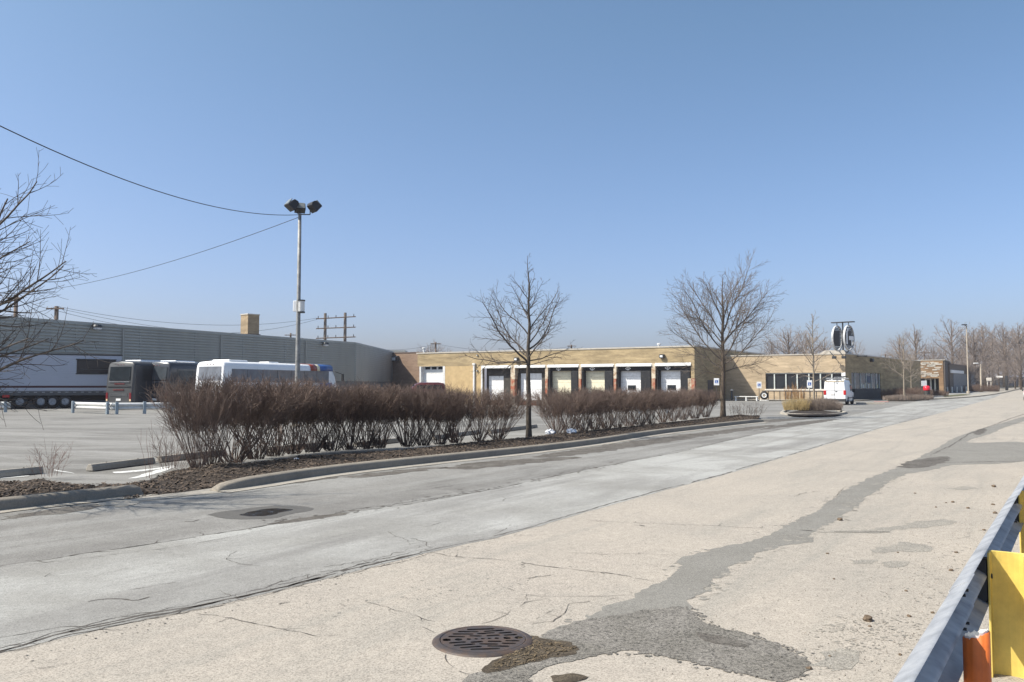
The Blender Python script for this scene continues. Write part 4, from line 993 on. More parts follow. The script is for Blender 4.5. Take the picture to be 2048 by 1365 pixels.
make_tree('roadside_tree', p, [(1.42, 12, 6, 2.5, 0.03), (1.9, -18, 12, 2.4, 0.03), (2.25, 28, 16, 2.3, 0.03), (1.47, -8, 8, 2.19, 0.035), (1.66, 20, 14, 1.87, 0.028), (1.57, -40, 10, 1.69, 0.028), (1.99, 0, 26, 1.96, 0.028), (2.28, 15, 6, 2.32, 0.035), (2.38, -30, 30, 1.79, 0.028), (2.56, -10, 18, 2.45, 0.035), (2.75, 40, 30, 1.79, 0.028), (2.85, 8, 32, 2.32, 0.032), (3.04, -20, 38, 1.38, 0.028), (3.23, 15, 44, 1.38, 0.028), (3.42, -5, 50, 1.33, 0.028), (3.32, 180, 40, 1.26, 0.028), (2.47, 150, 25, 2.05, 0.028), (2.28, 220, 25, 1.96, 0.028), (2.85, 260, 35, 1.79, 0.028), (2.85, 95, 35, 1.79, 0.028), (3.70, 25, 56, 1.09, 0.021), (3.89, 200, 60, 0.92, 0.021), (3.99, 340, 62, 0.92, 0.021)],
    4.55, 0.11, (M_BARK, M_TWIG), 9, 'bare tree by the near kerb whose branches reach in from the edge', T3, trunk_wig=0.06)
TS = dict(TP); TS.update(seg=(0.5, 0.35, 0.25, 0.2), rmin=0.008, dens=(0, 3.4, 5.5), lmax=(9, 1.3, 0.5), wig=0.1, up=0.05, maxlev=3, leader=6, shoot=1.0)
def slim(px, Y, top, spread, r0, seed, label, mats, clear=0.3):
    b = at(px, Y); H = zat(top, Y) - b.z; q = random.Random(seed)
    L = [(H * (clear + (0.92 - clear) * k / 16), (k * 137.5 + q.uniform(-20, 20)) % 360, q.uniform(38, 58) if k > 3 else q.uniform(18, 35), spread * (1.05 - 0.75 * k / 16) * q.uniform(0.8, 1.25), 0.03) for k in range(17)]
    make_tree('ornamental_tree', b, L, H, r0, mats, seed, label, TS)
slim(1628, 54, 628, 1.9, 0.07, 31, 'slender pale bare tree in the grassy island before the office windows', (M_BARKP, M_TWIGP), 0.3)
slim(1808, 89, 668, 2.9, 0.10, 32, 'small pale bare tree in the bed at the corner beyond the van', (M_BARKP, M_TWIGP), 0.33)
slim(1822, 104, 700, 2.2, 0.09, 33, 'thin bare tree behind the clipped bushes near the stone entrance', (M_BARKP, M_TWIGP), 0.3)
# distant bare trees
def far_tree_meshes(seed, H, spread, n1):
    q = random.Random(seed)
    P = dict(seg=(1.5, 1.1, 0.8, 0.6), wig=0.16, up=0.07, rmin=0.017, maxlev=3, dens=(0, 2.0, 3.6), start=(0.4, 0.22, 0.15), ang=((35, 60), (25, 55), (25, 60)), ratio=((.5, .7), (.34, .58), (.32, .58)), lmax=(20, 5, 2.0), lmin=0.5, rr=0.6, leader=1.6, shoot=2.5)
    L = [(H * (0.16 + 0.62 * k / n1), (k * 137.5 + q.uniform(-25, 25)) % 360, q.uniform(25, 50) + 18 * k / n1, spread * q.uniform(0.75, 1.2) * (1.1 - 0.5 * k / n1), 0.10) for k in range(n1)]
    return make_tree('background_tree', (0, 0, -50), L, H, 0.28, (M_BARK2, M_TWIGF), seed, None, P, trunk_wig=0.09)
protos = [far_tree_meshes(101, 13, 6.0, 20), far_tree_meshes(102, 13, 4.8, 22), far_tree_meshes(103, 13, 6.8, 24), far_tree_meshes(104, 13, 5.2, 26)]
FAR = [(1545, 185, 676, .8, 1, 'low distant bare tree beside the crown of the shade tree'), (1577, 175, 657, 1.0, 2, 'broad distant bare tree behind the office roof left of the slender tree'), (1612, 190, 664, 1.0, 0, 'distant bare tree directly behind the slender pale tree'), (1652, 185, 676, .9, 3, 'distant bare tree behind the roof just before the ring sign'), (1712, 200, 684, .7, 0, 'small distant bare tree right behind the ring sign'),
       (1800, 170, 668, .85, 3, 'twiggy distant tree rising above the corner tree'), (1834, 165, 650, .9, 1, 'tall forked distant tree left of the stone entrance'), (1868, 190, 690, .8, 2, 'low distant tree behind the stone entrance roof'), (1905, 200, 641, 1.0, 0, 'tallest pale distant tree above the stone entrance'), (1950, 195, 656, 1.0, 2, 'wide distant tree behind the light pole'), (1985, 205, 668, .9, 1, 'distant tree behind the dark gate posts'),
       (2012, 190, 672, .9, 3, 'distant tree right of the gate posts over the road end'), (2040, 210, 648, 1.0, 2, 'high distant tree at the end of the road'), (1925, 175, 700, .7, 3, 'low thicket tree behind the low wing roof'), (1966, 170, 700, .7, 1, 'low thicket tree by the gate before the taller trees'), (1998, 178, 712, .6, 0, 'lowest thicket tree beside the gate'), (2030, 180, 705, .7, 1, 'low thicket tree above the white car'), (2085, 190, 660, 1.0, 0, 'distant tree just past the white car'),
       (1940, 160, 716, .8, 2, 'bushy low tree just left of the shorter lamp pole'), (1978, 163, 722, .8, 0, 'bushy low tree behind the pale cabinet'), (2015, 172, 726, .8, 3, 'bushy low tree behind the dark fence'), (2042, 172, 690, .9, 2, 'bushy tree at the far end of the dark fence'), (2008, 215, 652, 1.0, 2, 'tall hazy tree farther off above the gate'), (1968, 215, 650, 1.1, 3, 'tall hazy tree farther off above the lamp pole'),
       (862, 230, 687, .8, 2, 'far treetop showing over the dock roof by the utility pole'), (895, 235, 696, .7, 3, 'second tiny far treetop over the dock roof')]
for k, (px, Y, top, w, pi, lab) in enumerate(FAR):
    o = copy_tree(protos[pi]) ; b = at(px, Y); h = zat(top, Y) - b.z; s = h / 13.0
    o.location = b; o.scale = (s * w * 1.1, s * w * 1.1, s); o.rotation_euler = (0, 0, k * 2.1)
    tag(o, lab, 'tree', 'distant bare trees')
for o in protos:
    for c in list(o.children): bpy.data.objects.remove(c)
    bpy.data.objects.remove(o)

# the clipped hedge: fans of thin canes with a twiggy top
def shrub_meshes(seed, H, ncane=56, tw=30, wid=0.62, rc=0.0075, rt=0.0031):
    q = random.Random(seed); m = MB(); tws = MB()
    for c in range(ncane):
        a = q.uniform(0, 6.28); rr = 0.15 * math.sqrt(q.random()); p = Vector((rr * math.cos(a), rr * math.sin(a), -0.03)); til = q.random() ** 0.6 * 0.76
        a2 = a + q.uniform(-0.9, 0.9); d = Vector((math.cos(a2) * til, math.sin(a2) * til, 1)).normalized(); Hc = H * q.uniform(0.8, 1.0)
        pts = [p.copy()]; n = 9; L = Hc / max(0.55, d.z) / n
        for i in range(n):
            d = (d + rvec(q) * 0.10 + Vector((0, 0, 0.05))).normalized(); nx_ = pts[-1] + d * L
            if nx_.z > H + q.uniform(-0.1, 0.06): break
            pts.append(nx_)
        if len(pts) < 3: continue
        k = len(pts); m.path(pts, [rc * q.uniform(0.75, 1.2) * (1 - 0.62 * i / k) for i in range(k)], 3)
        for t in range(tw):
            f = 1 - 0.54 * q.random() ** 0.95; i = min(k - 2, int(f * (k - 1))); c0 = pts[i].lerp(pts[i + 1], f * (k - 1) - i); dd = (pts[i + 1] - pts[i]).normalized()
            nd = (dd * 0.7 + rvec(q) * 0.75 + Vector((0, 0, 0.25))).normalized(); l = q.uniform(0.14, 0.40)
            c1 = c0 + nd * l * 0.5; c2 = c1 + (nd + rvec(q) * 0.35 + Vector((0, 0, 0.15))).normalized() * l * 0.5
            if c2.z > H + 0.05 + abs(q.gauss(0, 0.06)): continue
            tws.path([c0, c1, c2], [rt * 1.15, rt, rt * 0.6], 3)
            if q.random() < 0.45:
                c3 = c1 + (nd + rvec(q) * 0.8).normalized() * l * 0.45; tws.path([c1, c3], [rt * 0.9, rt * 0.5], 3)
        if q.random() < 0.55:      # a shoot that outgrew the trim
            e = pts[-1]; tws.path([e, e + Vector((q.uniform(-.05, .05), q.uniform(-.05, .05), q.uniform(0.06, 0.24)))], [rt * 1.2, rt * 0.7], 3)
    return m, tws
def make_shrub(seed, H, **k):
    o = empty('hedge_shrub', (0, 0, 0)); m, t = shrub_meshes(seed, H, **k); m.obj('canes', M_SHRUB, o, True); t.obj('twigs', M_SHRUB, o, True); return o
ORD = ['first', 'second', 'third', 'fourth', 'fifth', 'sixth', 'seventh', 'eighth', 'ninth', 'tenth', 'eleventh', 'twelfth', 'thirteenth', 'fourteenth', 'fifteenth', 'sixteenth', 'seventeenth', 'eighteenth', 'nineteenth', 'twentieth']
SH1 = [(396, 936), (425, 927), (466, 921), (512, 914), (551, 908), (588, 904), (625, 901), (664, 898), (700, 896), (733, 894), (762, 893), (815, 890), (846, 888), (880, 886), (912, 883), (958, 879), (996, 877)]
SH2 = [(1115, 867), (1140, 863), (1165, 860), (1190, 857), (1212, 855), (1235, 852.5), (1258, 850), (1280, 848), (1302, 846), (1325, 843), (1345, 840.5), (1367, 838), (1390, 835.5), (1412, 833)]
variants = [make_shrub(201 + k, 1.72) for k in range(4)] + [make_shrub(211 + k, 1.5, ncane=54, tw=30) for k in range(3)]
for grp, (lst, base, nv) in enumerate(((SH1, 0, 4), (SH2, 4, 3))):
    for k, (px, py) in enumerate(lst):
        b = hz(px, py, 0.1); o = copy_tree(variants[base + k % nv]); o.rotation_euler = (0, 0, k * 1.7); o.location = (b.x, b.y, mz(b.x, b.y) - 0.01 if mz(b.x, b.y) else 0.08)
        top = (752 + 30 * min(1, (px - 378) / 620)) if grp == 0 else 779
        Hn = zat(top, b.y) - 0.1; s = Hn / (1.72 if grp == 0 else 1.5); w_ = max(0.9, s) * (1.22 if k > 1 or grp else 0.82) * (0.92 + 0.2 * ((k * 7) % 5) / 4); o.scale = (w_, w_, s * (0.94 + 0.1 * ((k * 5) % 7) / 6))
        side_ = 'near hedge clump' if grp == 0 else 'far hedge clump'
        tag(o, '%s clipped bare shrub from the left in the %s' % (ORD[k], side_), 'shrub', 'clipped shrubs of the near hedge clump' if grp == 0 else 'clipped shrubs of the far hedge clump')
for o in variants:
    for c in list(o.children): bpy.data.objects.remove(c)
    bpy.data.objects.remove(o)
# loose twiggy plants
def wisp(px, py, z0, H, n, sp, label, seed, mat_=None, name='twiggy_shrub', r=0.0045, Y=None, tw=5, cat='shrub', group=None):
    b = hz(px, py, z0) if Y is None else at(px, Y); q = random.Random(seed); m = MB()
    for k in range(n):
        a = q.uniform(0, 6.28); p = b * 0 + Vector((math.cos(a), math.sin(a), 0)) * sp * 0.5 * math.sqrt(q.random()); d = Vector((math.cos(a) * q.uniform(0, .6), math.sin(a) * q.uniform(0, .6), 1)).normalized()
        pts = [p]; L = H * q.uniform(0.5, 1.0) / 4
        for i in range(4): d = (d + rvec(q) * 0.16).normalized(); pts.append(pts[-1] + d * L)
        m.path(pts, [r, r * .9, r * .8, r * .7, r * .5], 3)
        for t in range(tw):
            i = q.randint(1, 3); c = pts[i]; m.path([c, c + (d + rvec(q) * 0.8).normalized() * H * q.uniform(0.1, 0.3)], [r * .7, r * .5], 3)
    o = m.obj(name, mat_ or M_SHRUB, None, True); o.location = b; return tag(o, label, cat, group)
wisp(1490, 833, 0.1, 0.85, 60, 1.6, 'loose low twiggy shrub past the spreading tree at the hedge end', 301, M_TWIG2)
wisp(98, 953, 0.05, 0.75, 16, 0.45, 'thin reddish sprout of twigs beside the nearest wheel stop', 302, mat('reddish twig', (0.20, 0.115, 0.09), 0.9), r=0.003, tw=7)
wisp(296, 957, 0.05, 1.05, 4, 0.12, 'single upright dry stem in front of the mulch gap', 303, mat('reddish twig', (0.20, 0.115, 0.09), 0.9), r=0.0035, tw=1)
wisp(345, 938, 0.1, 0.9, 26, 0.5, 'thin straggling shrub at the near end of the hedge', 304, M_SHRUB, r=0.004)
# grassy traffic island before the office
M_STRAW = mat('straw grass', (0.36, 0.27, 0.13), 0.85, 0, 0.3, 2); M_TUFT = mat('grey brown twig tuft', (0.20, 0.16, 0.135), 0.9, 0, 0.3, 2)
isl = [(1568,828),(1575,822),(1600,817),(1640,817),(1672,822),(1690,827),(1670,831),(1620,832),(1580,831)]
ipts = img(isl); ic = sum(ipts, Vector()) / len(ipts)
kerb(smooth_line(ipts + [ipts[0]], 2)[::-1], [0.11] * 4, 'kerb', 0.0, 0.22, M_CONC2, -1)
bed([(1572,827),(1580,823),(1603,819),(1640,819),(1670,823),(1684,827),(1667,829.5),(1620,830.5),(1584,829.5)], 0.13, M_MULCH, 'island_bed', 0.03, 8, 1, 0.5)
def tuft(name, px, Y, w, dpt, H, n, mat_, label, seed, r=0.006, lean=0.22, cat='grass clump', group=None):
    q = random.Random(seed); b = at(px, Y); m = MB()
    for k in range(n):
        a = q.uniform(0, 6.28); rr = math.sqrt(q.random()); p = Vector((rr * math.cos(a) * w, rr * math.sin(a) * dpt, 0.05)); d = Vector((math.cos(a) * lean * rr + q.uniform(-.15, .15), math.sin(a) * lean * rr + q.uniform(-.15, .15), 1)).normalized(); h = H * q.uniform(0.6, 1.0) * (1.05 - 0.3 * rr)
        p1 = p + d * h * 0.6; p2 = p1 + (d + rvec(q) * 0.3).normalized() * h * 0.4; m.path([p, p1, p2], [r, r * .8, r * .4], 3)
    o = m.obj(name, mat_, None, True); o.location = (b.x, b.y, b.z + 0.08); return tag(o, label, cat, group)
Yi = ic.y
tuft('ornamental_grass', 1592, Yi, 0.75, 0.8, 0.88, 800, M_STRAW, 'tall straw coloured grass clump in the traffic island', 41, 0.007)
tuft('ornamental_grass', 1617, Yi + 0.8, 0.6, 0.7, 0.88, 500, M_STRAW, 'second straw grass clump behind the slender tree trunk', 42, 0.007)
tuft('low_shrub', 1640, Yi, 0.8, 0.8, 0.98, 1100, M_TUFT, 'grey brown twiggy shrub in the traffic island beside the grass', 43, 0.006, 0.35, 'shrub')
tuft('low_shrub', 1661, Yi - 0.3, 0.6, 0.7, 0.75, 800, M_TUFT, 'lowest twiggy shrub at the van end of the traffic island', 44, 0.006, 0.4, 'shrub')
for k, (px, h) in enumerate(((1575, 1.9), (1590, 2.2), (1602, 1.7))): tuft('ornamental_grass', px, 93 - k, 0.4, 0.3, h, 60, mat('rust brown stalk', (0.30, 0.17, 0.07), 0.9), '%s rust brown dry plant from the left below the office windows' % ORD[k], 45 + k, 0.012, 0.12, 'plant', 'rust brown plants below the office windows')
# corner bed beyond the van
bed_pts = [at(1772, 89), at(1800, 86.5), at(1835, 88), at(1862, 98), at(1845, 104), at(1795, 97)]
for k, (px, Y, w, d, h, n, mt, lab) in enumerate(((1806, 98, 2.6, 1.2, 1.5, 1900, M_SHRUB, 'clipped brown hedge block behind the corner tree'), (1836, 99, 1.6, 1.2, 1.55, 1300, M_SHRUB, 'clipped brown hedge block beside the red topped bin'), (1790, 88.5, 1.3, 1.0, 0.65, 900, M_TUFT, 'low grey twiggy shrub at the corner of the bed'), (1815, 89.5, 1.5, 1.0, 0.75, 1000, M_TUFT, 'low grey twiggy shrub around the corner tree trunk'), (1843, 93, 1.2, 0.9, 0.7, 800, M_TUFT, 'low grey twiggy shrub by the kerb under the red topped bin'), (1872, 118, 1.6, 1.2, 1.0, 900, M_SHRUB, 'rounded brown shrub beside the lawn by the stone entrance'), (1962, 150, 3.2, 1.5, 1.6, 1300, M_SHRUB, 'brown hedge before the low wing by the gate'))):
    tuft('clipped_bush', px, Y, w, d, h, n, mt, lab, 60 + k, 0.012, 0.12, 'shrub', 'bushes in the corner bed and beyond')
bm_ = bed_pts
# ================================================================ near guardrail with yellow posts
ZR = 0.72
ra, rb = hz(1824, 1365, ZR), hz(2043, 980, ZR)
rd = (rb - ra).normalized(); rn = Vector((-rd.y, rd.x, 0))          # rn: towards the road (left)
W_PROF = [(0.0, 0.0), (0.012, -0.002), (0.030, -0.014), (0.066, -0.036), (0.080, -0.052), (0.080, -0.098), (0.070, -0.112), (0.016, -0.140), (0.006, -0.156), (0.016, -0.172), (0.070, -0.200), (0.080, -0.214), (0.080, -0.260), (0.066, -0.276), (0.030, -0.298), (0.0, -0.312)]
def w_beam(mb, p0, p1, ztop, n_, th=0.004, sc=1.0):
    d = (p1 - p0).normalized(); k = len(W_PROF); b = len(mb.v)
    for p in (p0, p1):
        for o, z in W_PROF: q_ = p + n_ * (o * sc); mb.v.append((q_.x, q_.y, ztop + z * sc))
        for o, z in W_PROF: q_ = p + n_ * ((o - th) * sc); mb.v.append((q_.x, q_.y, ztop + (z - th * 0.4) * sc))
    for i in range(k - 1):
        mb.f.append((b + i, b + i + 1, b + 2 * k + i + 1, b + 2 * k + i)); mb.f.append((b + k + i + 1, b + k + i, b + 3 * k + i, b + 3 * k + i + 1))
    for a in (0, k - 1): mb.f.append((b + a, b + 2 * k + a, b + 3 * k + a, b + k + a))
    for e in (0, 2 * k):
        for i in range(k - 1): mb.f.append((b + e + i, b + e + k + i, b + e + k + i + 1, b + e + i + 1))
GR = empty('guardrail', (ra.x, ra.y, 0), 0, 'galvanised guardrail along the road edge seen from behind beside the yellow posts', 'guardrail')
def gpt(px, py, off=0.0):
    p = hz(px, py, ZR); return (p - ra).dot(rd)
seams = [-3.6, gpt(1938, 1165), gpt(1938, 1165) + 3.81, gpt(1938, 1165) + 7.62, 18]
for k in range(len(seams) - 1):
    m = MB(); a, b = rd * seams[k], rd * (seams[k + 1] + 0.22)
    o_ = rn * (0.005 * (k % 2)); w_beam(m, a + o_, b + o_, ZR + 0.001 * (k % 2), rn); rl = m.obj('rail', M_GALV, GR, True, True)
    es = rl.modifiers.new('edges', 'EDGE_SPLIT'); es.split_angle = R(60)
    for dx, zz in ((0.05, -0.075), (0.05, -0.235), (0.17, -0.075), (0.17, -0.235)):
        c = b - rd * dx + rn * 0.07 + Vector((0, 0, ZR + zz))
        MB().tube(c, c + rn * 0.022, 0.016, 0.014, 8).obj('bolt', M_GALV, GR); MB().tube(c - rn * 0.05, c, 0.008, 0.008, 6).tube(c - rn * 0.02, c, 0.014, 0.014, 6).obj('nut', M_DARK, GR)
# yellow steel channel posts behind the rail
def yellow_post(px, py, label, w=0.185, dp=0.105):
    p = hz(px, py, 0.70); o = empty('yellow_post', (p.x, p.y, 0), math.atan2(-rn.y, -rn.x), label, 'guardrail post', 'yellow posts behind the guardrail')
    # local x: away from the rail, local y: along the road
    m = MB(); th = 0.012
    prof = [(0, 0), (0, dp)] + [(w * t, dp + 0.0 - 0.0 * t) for t in (0.5,)] + [(w, dp), (w, 0), (w - th, 0), (w - th, dp - 0.03)] + [(w - th - (w - 2 * th) * t, dp - th - 0.012 * (1 - math.sin(math.pi * t))) for t in (0.15, 0.3, 0.5, 0.7, 0.85)] + [(th, dp - 0.03), (th, 0)]
    m.prism(prof, -0.2, 0.70); b_ = m.obj('channel', M_YEL, o, False, True); bevel(b_, 0.003, 2)
    m = MB(); m.tube((-0.06, dp * 0.55, 0.56), (0.02, dp * 0.55, 0.56), 0.014, 0.014, 8); m.obj('bolt', M_DARK, o)
    m = MB(); m.cbox(-0.06, -0.001, 0.01, dp - 0.01, 0.42, 0.66, 0.006); m.obj('spacer_block', M_DARK, o)
yellow_post(1974, 1106, 'nearest yellow steel channel post behind the guardrail')
yellow_post(2036, 983, 'second yellow post farther along behind the guardrail')
# orange marker tube with a broken top
p = hz(1953, 1290, 0.56)
OT = empty('marker_tube', (p.x, p.y, 0), 0, 'broken orange marker tube with white lining beside the nearest yellow post', 'marker post')
def jag(r, z0, seed, h):
    q = random.Random(seed); m = MB(); n = 36
    top = [h + 0.018 * math.sin(a * 6.28 / n * 1 + 2.2) + q.uniform(-0.006, 0.006) for a in range(n)]
    for k, zz in ((0, lambda a: z0), (1, lambda a: h * 0.5), (2, lambda a: top[a])):
        for a in range(n): t = 6.2832 * a / n; m.v.append((r * math.cos(t), r * math.sin(t), zz(a)))
    for k in range(2):
        for a in range(n): m.f.append((k * n + a, k * n + (a + 1) % n, (k + 1) * n + (a + 1) % n, (k + 1) * n + a))
    return m, top
mo, top = jag(0.052, -0.1, 3, 0.60); so = mo.obj('sleeve', M_ORA, OT, True); sd = so.modifiers.new('s', 'SOLIDIFY'); sd.thickness = 0.006; sd.offset = -1
mi, _ = jag(0.045, 0.2, 3, 0.61); mi.obj('white_lining', M_WHITED, OT, True)
MB().lathe([(0.044, 0.555), (0.03, 0.58), (0.0, 0.575)], 20).obj('foam_core', M_WHITED, OT, True)

# ================================================================ drain grate
c = hz(966, 1284, 0); MH = empty('drain_grate', (c.x, c.y, 0.009), R(6), 'round rusty iron drain grate set in the cream paving', 'drain cover')
def disc_with_holes(rad, holes, z0, z1, name, m_, parent):
    bm = bmesh.new(); es = []
    def loop(pts):
        vs = [bm.verts.new((x, y, z1)) for x, y in pts]
        for i in range(len(vs)): es.append(bm.edges.new((vs[i], vs[(i + 1) % len(vs)])))
    loop([(rad * math.cos(6.2832 * k / 48), rad * math.sin(6.2832 * k / 48)) for k in range(48)])
    for h in holes: loop(h)
    bmesh.ops.triangle_fill(bm, edges=es, use_beauty=True)
    for f in list(bm.faces):
        cc = f.calc_center_median()
        if any(inside([Vector((x, y, 0)) for x, y in h], cc.x, cc.y) for h in holes): bm.faces.remove(f)
        elif f.normal.z < 0: f.normal_flip()
    r_ = bmesh.ops.extrude_face_region(bm, geom=list(bm.faces)); bmesh.ops.translate(bm, vec=(0, 0, z0 - z1), verts=[g for g in r_['geom'] if isinstance(g, bmesh.types.BMVert)])
    bmesh.ops.recalc_face_normals(bm, faces=bm.faces)
    me = bpy.data.meshes.new(name); bm.to_mesh(me); bm.free(); me.materials.append(m_); o = bpy.data.objects.new(name, me); col.objects.link(o); o.parent = parent; return o
def slot(cx, cy, L, W, a=0.0, n=4):
    ca, sa = math.cos(a), math.sin(a); P = []
    for e in (1, -1):
        for k in range(n + 1):
            t = -math.pi / 2 + math.pi * k / n; x = e * (L / 2 - W / 2) + e * math.cos(t) * W / 2; y = e * math.sin(t) * W / 2; P.append((cx + x * ca - y * sa, cy + x * sa + y * ca))
    return P
holes = []
for x, wv in ((-.245, .062), (-.165, .056), (-.095, .036), (-.045, .03), (0.0, .03), (.045, .03), (.095, .036), (.165, .056), (.245, .062)): holes.append(slot(x, 0, wv * 1.0, wv * 0.98))
for sy in (1, -1):
    for row, (yy, xs_) in enumerate(((0.066, ((-.175, .12), (-.045, .09), (.075, .10), (.195, .10))), (0.120, ((-.13, .15), (.03, .13), (.165, .10))), (0.172, ((-.09, .15), (.09, .15))), (0.222, ((0.0, .20),)))):
        for x, L in xs_: holes.append(slot(x, sy * yy, L, 0.030, -sy * R(7) if x < 0 else sy * R(7) if x > 0.02 else 0))
disc_with_holes(0.288, holes, 0.007, 0.011, 'grate', M_RUST, MH)
MB().lathe([(0.292, -0.01), (0.292, 0.011), (0.30, 0.012), (0.33, 0.006), (0.345, -0.002), (0.348, -0.02)], 48).obj('frame_ring', M_RUST, MH, True)
MB().lathe([(0.292, -0.0036), (0.0, -0.0036)], 32).obj('pit_darkness', M_VOID, MH)  # shallow flat disc, the darkness of the shaft put into its black colour

# stones on the road
def pebble(px, py, s, seed, label, grp=None, m_=None, cat='stone'):
    q = random.Random(seed); bm = bmesh.new(); bmesh.ops.create_icosphere(bm, subdivisions=2, radius=1)
    for v in bm.verts: v.co = v.co * q.uniform(0.72, 1.12); v.co.z *= 0.62
    p = hz(px, py); me = bpy.data.meshes.new('road_stone'); bm.to_mesh(me); bm.free(); me.materials.append(m_ or M_STN)
    o = bpy.data.objects.new('road_stone', me); col.objects.link(o); o.location = (p.x, p.y, s * 0.35 + 0.004); o.scale = (s * 1.15, s * 0.9, s); o.rotation_euler = (0, 0, seed); tag(o, label, cat, grp)
M_STN = mat('brown stone', (0.13, 0.095, 0.065), 0.9, 0, 0.4, 20)
pebble(1735, 1243, 0.042, 1, 'largest dark clod with a long shadow on the cream road'); pebble(1680, 1042, 0.035, 2, 'dark stone on the upper edge of the grey road patch')
pebble(1618, 1340, 0.017, 3, 'small brown stone at the low end of the gritty road patch'); pebble(1988, 975, 0.04, 4, 'brown stone on the cream road beside the far guardrail')
for k, (x, y, s) in enumerate(((1906, 1006, .026), (1936, 1018, .024), (1986, 1011, .024), (1990, 1028, .028), (1968, 1062, .02), (1912, 1107, .018), (1902, 1143, .022), (1872, 1016, .016), (1830, 988, .016), (1892, 1007, .014), (1668, 1160, .012), (1812, 1184, .013), (1655, 1109, .014), (1796, 1107, .012), (1818, 1235, .016), (1865, 1228, .014), (1800, 1312, .012), (1660, 1315, .01), (1740, 1255, .012))):
    pebble(x, y, s, 10 + k, 'small brown stone scattered on the cream road near the guardrail', 'small stones along the road edge')
# loose grit grains along the rail
q = random.Random(77); m = MB()
for k in range(2600):
    t = q.random() ** 1.5 * 16 - 1; o = abs(q.gauss(0.25, 0.75)) + 0.05; p = ra + rd * t + rn * o; s = q.uniform(0.002, 0.007); a = q.uniform(0, 3)
    c_ = Vector((p.x, p.y, 0.006)); b = len(m.v); m.v += [tuple(c_ + Vector((math.cos(a + j * 2.1) * s, math.sin(a + j * 2.1) * s, 0))) for j in range(3)] + [tuple(c_ + Vector((0, 0, s * 1.1)))]; m.f += [(b, b + 1, b + 3), (b + 1, b + 2, b + 3), (b + 2, b, b + 3)]
tag(m.obj('loose_grit', mat('grit grain', (0.22, 0.19, 0.16), 0.9, 0, 0.5, 30)), kind='stuff')
q = random.Random(78); m = MB()
dp_ = img([(1035,1278),(1100,1286),(1160,1297),(1110,1316),(1050,1330),(985,1345),(985,1330),(1030,1305)])
x0, x1, y0, y1 = min(p.x for p in dp_), max(p.x for p in dp_), min(p.y for p in dp_), max(p.y for p in dp_); n = 0
while n < 420:
    x, y = q.uniform(x0, x1), q.uniform(y0, y1)
    if not inside(dp_, x, y): continue
    n += 1; l, w, a = q.uniform(.005, .022), q.uniform(.001, .004), q.uniform(0, 6.3); d = Vector((math.cos(a), math.sin(a), q.uniform(-.3, .5))) * l; s = Vector((-math.sin(a), math.cos(a), .3)) * w; c_ = Vector((x, y, 0.013)); m.quad(c_ - d - s, c_ + d - s, c_ + d + s, c_ - d + s)
tag(m.obj('leaf_litter', mat('dead leaf bits', (0.12, 0.09, 0.055), 0.9, 0, 0.7, 60)), kind='stuff')

# ================================================================ wheel stops, litter, yellow posts by the hedge
def stop(p0, p1, label):
    a, b = img([p0, p1]); L = (b - a).length; o = empty('wheel_stop', tuple(a), math.atan2((b - a).y, (b - a).x), label, 'wheel stop', 'concrete wheel stops along the planting bed')
    m = MB(); m.extr([(0.0, 0.012), (0.02, 0.09), (0.055, 0.14), (0.125, 0.14), (0.16, 0.09), (0.18, 0.012)], 'x', 0, L); s_ = m.obj('bar', M_CONC2, o, False, True); bevel(s_, 0.012, 2)
    for x in (0.25 * L, 0.75 * L): MB().lathe([(0.014, 0.13), (0.014, 0.147), (0.0, 0.15)], 8, (x, 0.09, 0)).obj('steel_pin', M_RUST, o)
stop((-60, 963), (88, 948), 'concrete wheel stop nearest the bare roadside tree'); stop((186, 944), (312, 928), 'concrete wheel stop alone between the twig sprout and the hedge')
stop((324, 926), (455, 911), 'concrete wheel stop behind the first shrubs of the hedge'); stop((542, 906), (668, 893), 'pale ended wheel stop seen through the hedge below the lamp pole'); stop((715, 895), (800, 886), 'wheel stop hidden behind the middle of the near hedge'); stop((872, 880), (962, 868), 'wheel stop behind the last shrubs of the near hedge'); stop((984, 868), (1076, 856), 'wheel stop just behind the trunk of the young tree')
M_BAG = mat('white plastic bag', (0.72, 0.74, 0.78), 0.4)
for k, (px, py, s, lab) in enumerate(((1143, 868, .16, 'crumpled white plastic bag under the far hedge'), (1100, 868, .14, 'smaller crumpled bag at the open end of the far hedge'), (592, 921, .05, 'white scrap of litter on the mulch below the near hedge'))):
    q = random.Random(400 + k); bm = bmesh.new(); bmesh.ops.create_icosphere(bm, subdivisions=3, radius=1)
    for v in bm.verts: v.co *= 1 + 0.35 * math.sin(v.co.x * 7 + k) * math.sin(v.co.y * 9) + q.uniform(-.12, .12); v.co.z *= 0.6
    me = bpy.data.meshes.new('plastic_bag'); bm.to_mesh(me); bm.free(); me.materials.append(M_BAG); o = bpy.data.objects.new('plastic_bag', me); col.objects.link(o); p = hz(px, py, 0.1); o.location = (p.x, p.y, 0.1 + s * .4); o.scale = (s, s * .8, s); tag(o, lab, 'litter')
for px, Y, top, lab in ((634, 40, 792, 'thin yellow post behind the hedge right of the lamp pole'), (551, 38, 812, 'thin yellow post behind the hedge left of the lamp pole')):
    b = at(px, Y); H = zat(top, Y); o = empty('marker_post', tuple(b), 0, lab, 'post'); MB().lathe([(0.06, 0), (0.06, H - .04), (0.04, H), (0, H)], 12).obj('post', M_YEL, o, True); MB().lathe([(0.063, H - .16), (0.063, H - .1)], 12).obj('band', M_WHITE, o)

